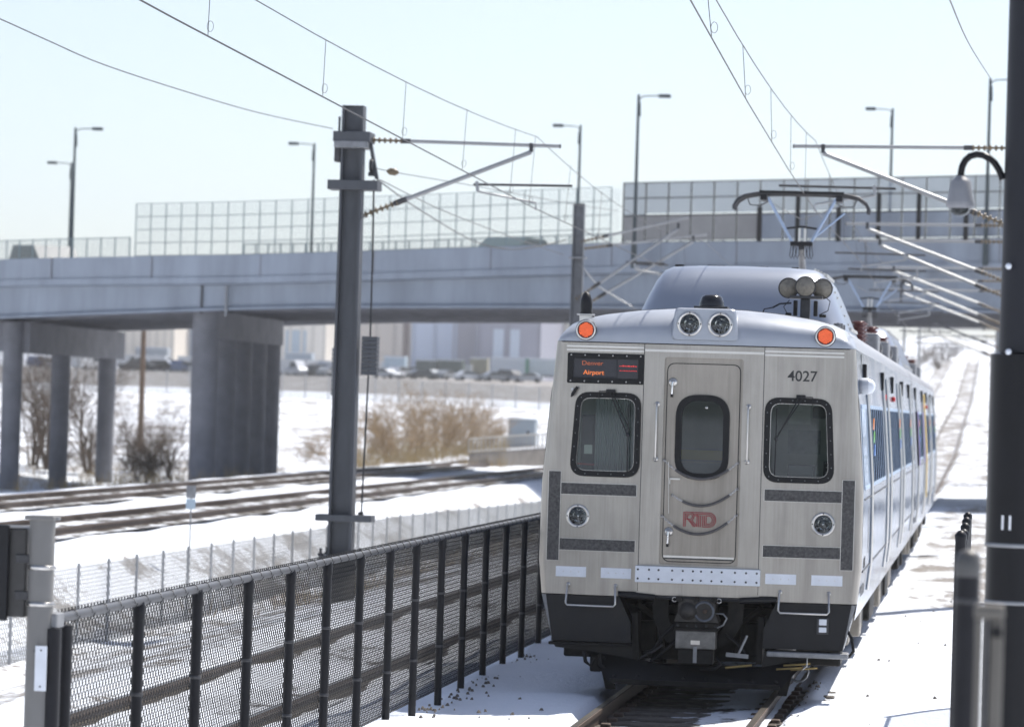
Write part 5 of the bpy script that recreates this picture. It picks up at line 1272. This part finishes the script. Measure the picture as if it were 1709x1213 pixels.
# ------------------------------------------------------------------ background beyond the tracks
def shrub_mesh(seed, H, n_stem, lean, levels=4, fan=3, r0=.02):
    rr = random.Random(seed); A, B, Ra, Rb = [], [], [], []
    def grow(p, d, l, r, lv):
        q = p; dd = d
        for _ in range(3):
            dd = (dd + Vector((rr.gauss(0, .16), rr.gauss(0, .16), rr.gauss(.03, .10)))).normalized(); e = q + dd*(l/3)
            A.append(q[:]); B.append(e[:]); Ra.append(r); Rb.append(r*.82); q = e; r *= .82
            if lv > 0:
                for _k in range(rr.choice((1, fan-1)) if _ < 2 else fan-1):
                    nd = (dd + Vector((rr.gauss(0, .5), rr.gauss(0, .5), rr.gauss(.1, .3)))).normalized(); grow(q, nd, l*rr.uniform(.5, .75), max(.0045, r*.62), lv-1)
    for s in range(n_stem):
        a = rr.uniform(0, 6.28); d = Vector((math.cos(a)*lean*rr.random(), math.sin(a)*lean*rr.random(), 1)).normalized()
        grow(Vector((rr.gauss(0, .2), rr.gauss(0, .2), -.1)), d, H*rr.uniform(.35, .55), r0, levels)
    return segs(A, B, Ra, Rb)
SH = [shrub_mesh(11+k, 2.2, 7, .9, 3, 3, .025) for k in range(3)]
for m_ in SH: m_.materials.append(TWIG)
bx = [(598, 765, 172, 1.0), (622, 700, 205, 1.15), (645, 768, 166, .95), (668, 735, 185, 1.2), (690, 768, 168, 1.05), (712, 700, 208, 1.25), (735, 760, 172, 1.25), (752, 712, 198, 1.2), (776, 755, 176, 1.1), (800, 738, 186, .95), (640, 672, 236, 1.2), (700, 668, 240, 1.3), (770, 674, 232, 1.2), (820, 742, 190, .75), (500, 762, 182, .5), (545, 765, 178, .7)]
dsc = ['at the left edge of the thicket beside the mast', 'upper left in the thicket right of the mast', 'low and near, just right of the counterweight rod', 'in the left middle of the thicket', 'near, below the thicket centre', 'upper middle of the thicket', 'tall, in the right middle of the thicket near the track', 'upper right of the thicket middle', 'at the right front of the thicket', 'right side of the thicket by the pale railing', 'high at the back left of the thicket', 'high at the back middle of the thicket', 'high at the back right of the thicket', 'small, last on the right before the grey cabinet', 'tiny, alone in the snow between pier and mast', 'small, just left of the big mast']
rb = random.Random(2)
for k, ((px, py, d, s), ds_) in enumerate(zip(bx, dsc)):
    x = PX(px, d); o = link('shrub', SH[k % 3], None, None, (x, d, float(gz(x, d))-.05)); o.scale = (s*1.3, s*1.3, s*1.25); o.rotation_euler = (0, 0, rb.uniform(0, 6))
    tag(o, 'leafless tan shrub ' + ds_, 'shrub', 'brown thicket beyond the freight tracks')
TM = [shrub_mesh(31+k, 5.0, 4, .55, 4, 3, .07) for k in range(2)]
for m_ in TM: m_.materials.append(TWIGD)
for k, (px, d, s, ds_) in enumerate(((55, 162, 1.6, 'between the leftmost columns of the left pier'), (132, 160, 1.45, 'between the two right columns of the left pier'), (235, 160, .8, 'right of the left pier, low'), (268, 158, .85, 'just left of the middle pier'), (205, 164, .8, 'behind the left pier beside the utility pole'), (30, 165, 1.3, 'farthest left behind the left pier'))):
    x = PX(px, d); t = thing('bare_tree', 'leafless dark tree ' + ds_, 'tree', (x, d, float(gz(x, d))-.1), rb.uniform(0, 6), 'bare trees under the overpass'); t.scale = (s*.72, s*.72, s*.82)
    link('crown', TM[k % 2], None, t); MB().tube([(0, 0, -.2), (.05, 0, .8), (.0, .05, 1.6)], [.12, .09, .05], 7).build('trunk', BARK, t)
SD = [shrub_mesh(71+k, 2.2, 8, 1.0, 3, 3, .022) for k in range(2)]
for m_ in SD: m_.materials.append(TWIGD)
for k, (px, d, s, ds_) in enumerate(((200, 150, .9, 'just right of the left pier'), (222, 146, .8, 'below the utility pole'), (246, 150, 1.0, 'between utility pole and middle pier'), (272, 146, .9, 'nearest the middle pier on its left'), (60, 158, 1.0, 'between the two left columns'), (128, 158, 1.0, 'between the two right columns'))):
    x = PX(px, d); o = link('shrub', SD[k % 2], None, None, (x, d, float(gz(x, d))-.05)); o.scale = (s*1.2, s*1.2, s); o.rotation_euler = (0, 0, k*1.1)
    tag(o, 'low dark brown leafless brush ' + ds_, 'shrub', 'brush around the left pier')
# dry grass and weeds
rg_ = random.Random(8); A, B = [], []
def tuft(x, y, n, h):
    z = float(gz(x, y))
    for _ in range(n):
        a = rg_.uniform(0, 6.28); q = rg_.random()*.25; A.append((x+math.cos(a)*q, y+math.sin(a)*q, z-.02)); B.append((x+math.cos(a)*q*1.9+rg_.gauss(0, .05), y+math.sin(a)*q*1.9, z+h*rg_.uniform(.5, 1.1)))
for _ in range(420):
    d = rg_.uniform(150, 225); x = PX(rg_.uniform(560, 850), d); tuft(x, d, 14, rg_.uniform(.3, .9))
for _ in range(160):
    d = rg_.uniform(126, 170); x = PX(rg_.uniform(-20, 470), d)
    if x < -23.5: tuft(x, d, 12, rg_.uniform(.2, .7))
for _ in range(110): tuft(rg_.uniform(-10.6, -8.4), rg_.uniform(60, 125), 9, rg_.uniform(.15, .55))
o = link('dry_grass', segs(A, B, .008, .003), GRASS); tag(o, 'dry tan grass and weeds poking through the snow', 'grass', kind='stuff')

def gzd(px, d): x = PX(px, d); return x, float(gz(x, d))
# utility pole, cabinet, railing
x, z = gzd(217, 190); t = thing('utility_pole', 'slim brown wooden pole seen under the overpass left of the middle pier', 'pole', (x, 190, z)); MB().tube([(0, 0, -.3), (0, 0, 8.5)], [.17, .12], 10).build('shaft', mat('pole_wood', (.16, .11, .075), .9, var=.2, scale=5), t); MB().bar((-1, 0, 8.0), (1, 0, 8.0), .1, .12).build('crossarm', bpy.data.materials['pole_wood'], t)
x, z = gzd(874, 196); ct_ = thing('utility_cabinet', 'grey metal cabinet in the snow behind the pale railing', 'cabinet', (x, 196, z+.05)); CABG = mat('cabinet_grey', (.30, .34, .37), .55, .2, var=.05, scale=3)
MB().bbox(-.72, .72, -.6, .6, -.4, 1.45, .02).build('housing', CABG, ct_); MB().bbox(-.80, .80, -.68, .68, 1.45, 1.52, .02).build('roof_lid', mat('snow_lid', (.8, .82, .84), .7), ct_); MB().bbox(-.66, .66, -.63, -.60, -.2, 1.38, .01).build('door', CABG, ct_); MB().bbox(.30, .42, -.66, -.63, .6, .85, .01).build('lock', DKMET, ct_)
rl = thing('railing', 'pale slatted railing on a low wall beside the far freight track', 'railing', (*at(780, 757, 150)[:2], 0))
PALE = mat('pale_slat', (.36, .34, .31), .7); a, b = at(782, 758, 150), at(918, 745, 157); b0 = Vector(rl.location); zb = .35
sm_ = MB().box(-.032, .032, -.02, .02, 0, .62).mesh('slat'); sm_.materials.append(PALE)
za, zb_ = at(782, 756, 150)[2], at(918, 746, 157)[2]
for k in range(21):
    t_ = k/20; link('slat', sm_, None, rl, (a[0]+(b[0]-a[0])*t_-b0.x, a[1]+(b[1]-a[1])*t_-b0.y, za+(zb_-za)*t_))
for z in (.08, .60): MB().bar((a[0]-b0.x, a[1]-b0.y, za+z), (b[0]-b0.x, b[1]-b0.y, zb_+z), .05, .06).build('rail', PALE, rl)
MB().add([(a[0]-b0.x, a[1]-b0.y, za), (b[0]-b0.x, b[1]-b0.y, zb_), (b[0]-b0.x, b[1]-b0.y+.4, zb_), (a[0]-b0.x, a[1]-b0.y+.4, za), (a[0]-b0.x, a[1]-b0.y, za-1.6), (b[0]-b0.x, b[1]-b0.y, zb_-1.6), (b[0]-b0.x, b[1]-b0.y+.4, zb_-1.6), (a[0]-b0.x, a[1]-b0.y+.4, za-1.6)], [(0,1,2,3),(0,1,5,4),(1,2,6,5),(3,0,4,7)]).build('wall', mat('low_wall', (.20, .18, .16), .9, var=.2, scale=2), rl)
# lot fence
lf_ = thing('lot_fence', 'long pale mesh fence along the snowy vehicle yard', 'fence', (PX(420, 300), 300, 0)); A, B = [], []
x0, x1 = PX(-60, 300), PX(940, 300); bx0 = PX(420, 300); pmm = MB().tube([(0, 0, -.3), (0, 0, 2.0)], .05, 6).mesh('post'); pmm.materials.append(GPOST)
for k in range(26):
    x = x0 + (x1-x0)*k/25; link('post', pmm, None, lf_, (x-bx0, 0, float(gz(x, 300))))
for x in np.arange(x0, x1, .12):
    z = float(gz(x, 300)); A += [(x-bx0, 0, z), (x-bx0+.16, 0, z)]; B += [(x-bx0+.9, 0, z+1.95), (x-bx0-.74, 0, z+1.95)]
link('wire_mesh', segs(A, B, .016), WIREG, lf_)['kind'] = 'stuff'
# warehouses
def warehouse(label, px0, px1, ytop, d, col, bays, depth=40, doors=()):
    xa, xb = PX(px0, d), PX(px1, d); zt = at((px0+px1)/2, ytop, d)[2]; zb = float(gz((xa+xb)/2, d))-1
    t = thing('warehouse', label, 'building', ((xa+xb)/2, d, zb)); hw = (xb-xa)/2; H = zt-zb; m = mat('cladding', col, .8, 0, var=.06, scale=.3, stretch=(1, 1, .2))
    MB().box(-hw, hw, 0, depth, 0, H).build('wall', m, t)
    MB().box(-hw-.15, hw+.15, -.15, depth+.15, H, H+.35).build('roof', mat('roof_snow', (.78, .80, .83), .8), t)
    m2 = mat('cladding_rib', tuple(c*.8 for c in col), .8)
    for k in range(bays+1):
        x = -hw + 2*hw*k/bays; MB().box(x-.3, x+.3, -.2, -.002, 0, H-.02).build('pilaster', m2, t)
    for (u0, u1, h0, h1, c) in doors:
        MB().box(-hw+2*hw*u0, -hw+2*hw*u1, -.15, -.004, h0*H, h1*H).build('dock_door', mat('door_panel', c, .6), t)
    return t
warehouse('cream ribbed warehouse left of the middle pier', 186, 268, 500, 690, (.66, .60, .52), 6)
warehouse('slate blue warehouse glimpsed beside the middle pier', 268, 315, 505, 705, (.30, .34, .42), 3)
warehouse('cream warehouse right of the middle pier with pale blue tank front', 452, 530, 500, 700, (.72, .67, .60), 4, doors=((.15, .6, .2, .62, (.35, .42, .48)),))
warehouse('maroon and cream warehouse behind the big mast', 528, 680, 500, 720, (.68, .62, .56), 5, doors=((.02, .12, 0, .95, (.14, .10, .11)), (.90, .97, 0, .95, (.22, .17, .16))))
warehouse('light blue-grey warehouse right of the counterweight', 682, 792, 500, 700, (.45, .50, .60), 3, doors=((.62, 1., .15, .98, (.30, .29, .33)),))
warehouse('dark grey warehouse with pale dock doors left of the train', 793, 897, 500, 690, (.24, .24, .29), 2, doors=((.25, .42, .28, .66, (.40, .45, .52)), (.52, .68, .28, .66, (.40, .45, .52))))
warehouse('cream warehouse peeking out beside the train', 898, 990, 500, 730, (.75, .70, .62), 4)
# trailers and vehicles in the yard
def trailer(label, px0, px1, d, h, col):
    xa, xb = PX(px0, d), PX(px1, d); xm = (xa+xb)/2; t = thing('trailer', label, 'trailer', (xm, d, float(gz(xm, d))), 0, 'trailers in the yard'); hw = (xb-xa)/2
    MB().bbox(-hw, hw, -1.25, 1.25, .9, .9+h, .03).build('box', mat('trailer_side', col, .5, var=.04, scale=1), t)
    MB().box(-hw, hw, -1.1, 1.1, .7, .88).build('chassis', TYRE, t)
    for k in (-.8, -.62, .6): 
        for y in (-1.1, 1.1): MB().lathe([(.0005, -.15), (.48, -.15), (.48, .15), (.0005, .15)], (k*hw, y, .48), 'Y', 14).build('wheel', TYRE, t)
    MB().box(-hw+.02, hw-.02, -1.262, -1.255, .9+h-.25, .9+h-.05).build('top_band', WHITEP, t)
TR = [('white box trailer right of the olive truck', 818, 880, 548, 2.6, (.55, .60, .66)), ('white trailer nearest the train, beside a green stripe', 884, 945, 550, 2.6, (.55, .62, .66)), ('olive tan trailer left of the white trailers', 782, 812, 552, 2.5, (.30, .28, .20)),
      ('pale blue trailer right of the counterweight', 636, 672, 540, 2.3, (.45, .55, .63)), ('pale grey trailer just right of the middle pier', 468, 512, 556, 2.4, (.46, .53, .60)), ('long grey trailer left of the middle pier', 206, 262, 556, 2.6, (.42, .46, .50)),
      ('dark green load, left of the pair right of the counterweight', 690, 727, 545, 2.0, (.10, .12, .11)), ('dark green load, right of the pair beside the olive trailer', 730, 770, 545, 2.1, (.09, .115, .10)), ('pale trailer between the right columns of the left pier', 112, 150, 556, 2.4, (.5, .54, .58))]
for a_ in TR: trailer(*a_)
MBG = MB().box(-.25, .25, -.02, .0, 0, 2.5); x, z = gzd(878, 546); tag(MBG.build('banner_post', mat('dull_green', (.05, .22, .14), .6), None, (x, 546, z+.9)), 'green upright panel between the two white trailers', 'panel')
cols = [('white', (.62, .64, .67)), ('blue', (.06, .09, .18)), ('silver', (.42, .44, .47)), ('dark', (.04, .045, .05)), ('red', (.30, .05, .03)), ('grey', (.22, .24, .26))]
rowz = [('right of the middle pier', [474, 500, 526, 548, 486, 514, 540], 'white red dark white silver blue grey', 'van car car van car suv car'), ('left of the middle pier', [204, 228, 252, 276, 296, 214, 240, 266, 290], 'dark white blue grey silver blue white dark blue', 'suv van car suv car car suv car suv'),
        ('between the left pier columns', [38, 62, 118, 142, 50, 130], 'blue grey white red silver dark', 'suv car van car car suv'), ('right of the counterweight', [640, 664, 700, 742, 780], 'silver white dark grey white', 'car suv car car car'), ('in front of the white trailers near the train', [826, 852, 880], 'grey dark silver', 'car suv car')]
rowz += [('in the back row right of the middle pier', [470, 492, 508, 530, 552, 522], 'white silver white grey white silver', 'van car van suv van car'), ('in the back row left of the middle pier', [198, 222, 246, 262, 284, 304], 'white silver white white grey white', 'van suv van car suv van'), ('in the back row right of the counterweight', [634, 650, 672, 690, 716, 756], 'white white silver white grey white', 'car van car suv car van')]
ordn = 'first second third fourth fifth sixth seventh eighth ninth'.split()
for ph, pxs, cs, ks in rowz:
    order = sorted(range(len(pxs)), key=lambda i: pxs[i])
    for i, (px, c, k) in enumerate(zip(pxs, cs.split(), ks.split())):
        d = 512 + (i*13) % 26 + (24 if 'back row' in ph else 0); x, z = gzd(px, d); n_ = ordn[order.index(i)]
        vehicle('parked_'+('van' if k == 'van' else 'car'), f'small far {c} {k}, {n_} from left {ph}', 'van' if k == 'van' else 'car', (x, d, z), rb.choice((0, math.pi, .5, -.6, 1.2)), dict(cols)[c], k, 'vehicles parked in the yard')
# distant tree lines and hills on the right
hl = MB()
xs_ = np.linspace(-2500, 2500, 60); hz = [40 + 16*math.sin(x*.0031+1) + 9*math.sin(x*.011) for x in xs_]
hl.add([(x, 3200, 0) for x in xs_] + [(x, 3300, h+14) for x, h in zip(xs_, hz)] + [(x, 3800, 0) for x in xs_], [(i, i+1, 61+i, 60+i) for i in range(59)] + [(60+i, 61+i, 121+i, 120+i) for i in range(59)])
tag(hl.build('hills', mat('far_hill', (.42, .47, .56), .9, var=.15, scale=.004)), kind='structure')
FT = [shrub_mesh(51+k, 6.0, 5, .6, 3, 3, .10) for k in range(2)]
for m_ in FT: m_.materials.append(TWIGD)
fw = ['leftmost', 'second from left', 'third from left', 'fourth from left', 'fifth from left', 'sixth from left', 'rightmost']
for k in range(7):
    d = 520 + (k*47) % 160; px = 1512 + 13*k; x = PX(px, d); o = link('bare_tree', FT[k % 2], None, None, (x, d, float(gz(x, d))-1.2)); s = .8 + .06*(k % 3); o.scale = (s, s, s); o.rotation_euler = (0, 0, k*1.3)
    tag(o, f'small hazy bare tree on the far slope behind the train, {fw[k]}', 'tree', 'far trees on the snowy slope')
for k, d in enumerate((430, 520)):
    t, loc = mast('catenary_mast', f'tiny distant mast just beyond the train roof end, {["nearer", "farther"][k]} of two', -7.3, d, 7.5 + float(rise(-7, d)), .3, 1, False, .1 + float(rise(-7, d)), GALV)
    cant_set(t, loc, d, 1, -7.1, -4.3, ZC + float(rise(-4, d)))
for k, d in enumerate((200, 245, 300)):
    t, loc = mast('catenary_mast', f'very small far catenary mast up the snowy line, {["nearest", "middle", "last"][k]} of three', 3.3, d, 7.5 + float(rise(3, d)), .3, -1, False, .1 + float(rise(3, d)), GALV)
    cant_set(t, loc, d, -1, 3.12, 0.0, ZC + float(rise(0, d)))
# ------------------------------------------------------------------ foreground left: post with box
px_, d_ = 62, 20.15; b0 = at(px_, 1213, d_); gp = thing('equipment_post', 'round grey steel post with dark box at the lower left corner', 'post', (b0[0]-.005, d_, -.05))
def Q(px, py, d=d_): return Vector(at(px, py, d)) - Vector(gp.location)
GREYP = mat('grey_post_paint', (.185, .18, .172), .55, .1, var=.08, scale=5, bump=.02)
zt = Q(64, 866).z
MB().tube([(0, 0, -.3), (0, 0, zt)], .072, 24).build('shaft', GREYP, gp); MB().bbox(-.085, .085, -.085, .085, zt-.004, zt+.022, .006).build('cap', GREYP, gp)
MB().tube([(.06, -.03, zt+.006), (.105, -.03, zt+.006)], .010, 6).build('cap_screw', GALV, gp)
zb1, zb2 = Q(62, 946).z, Q(62, 1007).z
for z in (zb1, zb2):
    MB().lathe([(.0725, -.012), (.077, -.012), (.077, .012), (.0725, .012)], (0, 0, z), 'Z', 24).build('clamp_band', TRIM, gp); MB().tube([(.065, -.04, z), (.10, -.04, z)], .007, 6).build('clamp_screw', TRIM, gp)
eb = MB().bbox(-.40, -.085, -.02, .40, zb2-.08, zb1+.22, .012).build('equipment_box', mat('box_dark', (.05, .048, .046), .45, .3, var=.2, scale=6), gp)
MB().bbox(-.42, -.18, -.06, -.02, zb2-.10, zb1+.235, .008).build('box_door', BLACKP, eb)
for z in (zb1, zb2): MB().bbox(-.145, -.065, -.03, .03, z+.02, z+.07, .005).build('box_bracket', DKMET, eb)
tg0, tg1 = Q(64, 1150), Q(86, 1076); tgm = MB().bbox(tg0.x, tg1.x, -.098, -.092, tg0.z, tg1.z, .002).build('white_tag', WHITEP, gp)
MB().lathe([(.006, -.099), (.0005, -.102)], ((tg0.x+tg1.x)/2, 0, tg1.z-.025), 'Y', 8).lathe([(.006, -.099), (.0005, -.102)], ((tg0.x+tg1.x)/2, 0, tg0.z+.025), 'Y', 8).build('tag_rivet', DKMET, tgm)
MB().tube([(-.0, -.10, tg1.z-.03), (.0, -.06, tg1.z-.03)], .006, 5).build('tag_stem', DKMET, tgm)
# small sign on a thin stake
d_s = 63.0; b0 = at(316, 930, d_s); ss = thing('marker_post', 'small pale plate on a thin stake beyond the grey wire fence', 'sign', (b0[0], d_s, float(gz(b0[0], d_s))))
q = lambda py: at(316, py, d_s)[2] - ss.location.z
MB().bbox(-.012, .012, -.012, .012, -.2, q(812), .002).build('stake', GALV, ss); MB().bbox(-.085, .085, -.03, -.014, q(831), q(810), .004).build('plate', GALV, ss); MB().bbox(-.085, .085, -.03, -.014, q(849), q(832), .004).build('plate', mat('pale_blue_plate', (.42, .52, .60), .4), ss)

# ------------------------------------------------------------------ foreground right
d_p = 20.0; pb = at(1690, 900, d_p); PBLK = mat('gloss_black_post', (.005, .005, .007), .35, 0, var=.2, scale=6, spec=.25)
lp_ = thing('platform_post', 'tall black platform lamp post with white 11 at the right edge', 'post', (2.98, d_p, -.05))
Q2 = lambda px, py: Vector(at(px, py, d_p)) - Vector(lp_.location)
zs1, zs0, zc = Q2(1690, 592).z, Q2(1690, 905).z, Q2(1690, 1004).z
MB().tube([(0, 0, zs1-.02), (0, 0, 7.5)], .129, 32).build('shaft', mat('post_shaft', (.013, .014, .019), .5, 0, var=.15, scale=5, spec=.3), lp_)
MB().tube([(0, 0, zs0), (0, 0, zs1)], .175, 32).lathe([(.175, zs1), (.130, zs1+.012)], (0, 0, 0), 'Z', 32).build('number_sleeve', PBLK, lp_)
MB().tube([(0, 0, -.3), (0, 0, zs0-.01)], .168, 32).build('base_shaft', PBLK, lp_)
for z, r in ((zs0-.012, .178), (zc, .1715)): MB().lathe([(r-.006, -.012), (r, -.010), (r, .010), (r-.006, .012)], (0, 0, z), 'Z', 32).build('bright_band', GALV, lp_)
for py in (446, 588): 
    c = Q2(1683, py); MB().sphere((c.x, -.128 if py < 500 else -.15, c.z), (.017, .017), 12, 8).build('bolt_head', WHITEP, lp_)
me = text_mesh('11', .105, 'number', .0, .003); c = Q2(1679, 872)
for v in me.vertices:
    xx = c.x + v.co.x*.75; v.co = Vector((xx, -math.sqrt(max(0, .1765**2 - xx*xx)), c.z + v.co.y))
link('number', me, mat('white_vinyl', (.75, .76, .78), .5), lp_)
# gooseneck + dome camera
cm = thing('dome_camera', 'white dome security camera on a black curved arm', 'camera', tuple(at(1603, 300, d_p)))
Q3 = lambda px, py: Vector(at(px, py, d_p)) - Vector(cm.location)
MB().tube([Q3(1674, 300), Q3(1667, 283), Q3(1660, 272), Q3(1651, 264), Q3(1640, 259), Q3(1630, 258), Q3(1619, 261), Q3(1611, 268), Q3(1606, 278), Q3(1604, 288), Q3(1603, 300)], .019, 12).build('arm', PBLK, cm)
c = Q3(1603, 330); s_ = 1/FPX*d_p
MB().lathe([(8*s_, 36*s_), (10*s_, 33*s_), (14*s_, 30*s_), (17*s_, 26*s_), (19.5*s_, 8*s_), (23*s_, -6*s_), (24*s_, -14*s_), (19*s_, -18*s_)], (c.x, c.y, c.z), 'Z', 28).build('housing', mat('shaded_camera_white', (.22, .225, .24), .5), cm)  # white housing darkened in its colour for the shade it stands in
MB().lathe([(8*s_, 32*s_), (9*s_, 22*s_)], (c.x, c.y, c.z), 'Z', 16).build('collar', GALV, cm)
MB().lathe([(17*s_, -16*s_), (15*s_, -24*s_), (9*s_, -29*s_), (.0003, -31*s_)], (c.x, c.y, c.z), 'Z', 24).build('dome', GLASSF, cm)
MB().sphere((c.x, c.y, c.z-18*s_), (10*s_, 9*s_), 14, 8).build('lens_unit', RUBBER, cm)
# fence and pipes by the platform end
pf = thing('platform_fence', 'black chain link fence end between train and platform post', 'fence', (2.63, 26.5, -.05))
pmm = MB().tube([(0, 0, -.3), (0, 0, 2.02)], .040, 12).lathe([(.042, 2.0), (.044, 2.03), (.02, 2.06), (.0005, 2.065)], (0, 0, 0), 'Z', 12).mesh('post'); pmm.materials.append(FENCEB)
for k, y in enumerate((0, 1.9, 3.8, 5.7, 7.6, 9.5)): link('post', pmm, None, pf, (0, y, 0 if k == 0 else -.10))
o = link('wire_mesh', chainlink(.1, 9.5, .1, 1.90, .068, 0, .003), WIREB, pf); o['kind'] = 'stuff'
MB().tube([(0, .0, 1.90), (0, 9.5, 1.86)], .022, 8).build('top_rail', FENCEB, pf)
hb_ = thing('handrail', 'black pipe post with silver cap at the lower right', 'handrail', (*at(1611, 1100, 13.0)[:2], -.05)); hb_.scale = (.80, .80, 1)
q = lambda py: at(1611, py, 13)[2]+.05
MB().tube([(0, 0, -.3), (0, 0, q(955))], .055, 20).build('post', FENCEB, hb_); MB().lathe([(.056, q(962)), (.058, q(945)), (.052, q(926)), (.03, q(918)), (.0005, q(916))], (0, 0, 0), 'Z', 20).build('cap', mat('dull_cap', (.10, .098, .095), .5, .3), hb_); MB().lathe([(.056, q(1002)-.01), (.060, q(1002)), (.056, q(1002)+.01)], (0, 0, 0), 'Z', 20).build('collar', DKMET, hb_)
gpp = thing('gate_post', 'short tan-grey metal post with latch at the bottom right', 'post', (*at(1649, 1100, 11.0)[:2], -.05)); gpp.scale = (.79, .79, 1)
q = lambda py: at(1649, py, 11)[2]+.05
WARM = mat('warm_grey_metal', (.13, .12, .105), .5, .4, var=.1, scale=8)
MB().bbox(-.058, .058, -.045, .045, q(1033), q(1008), .012).build('cap', WARM, gpp); MB().bbox(.006, .056, -.035, .035, -.3, q(1033), .01).build('stile', WARM, gpp); MB().bbox(-.052, -.022, -.035, .035, -.3, q(1033), .008).build('stile', WARM, gpp)
MB().tube([(-.008, 0, -.3), (-.008, 0, q(1033))], .006, 6).build('cable', GALV, gpp); MB().bbox(.01, .05, -.05, -.02, q(1062), q(1045), .004).build('latch', RUBBER, gpp)

# ------------------------------------------------------------------ thin winter haze
hv = bpy.data.materials.new('thin_haze'); hv.use_nodes = True; hn = hv.node_tree.nodes; hn.remove(hn['Principled BSDF'])
pv = hn.new('ShaderNodeVolumePrincipled'); pv.inputs['Color'].default_value = (.97, .985, 1.0, 1); pv.inputs['Density'].default_value = .0003; pv.inputs['Anisotropy'].default_value = .45
hv.node_tree.links.new(pv.outputs[0], hn['Material Output'].inputs['Volume'])
tag(MB().box(-9200, 9200, -4200, 9200, -4, 90).build('haze', hv), kind='stuff')
SC.cycles.volume_bounces = 0
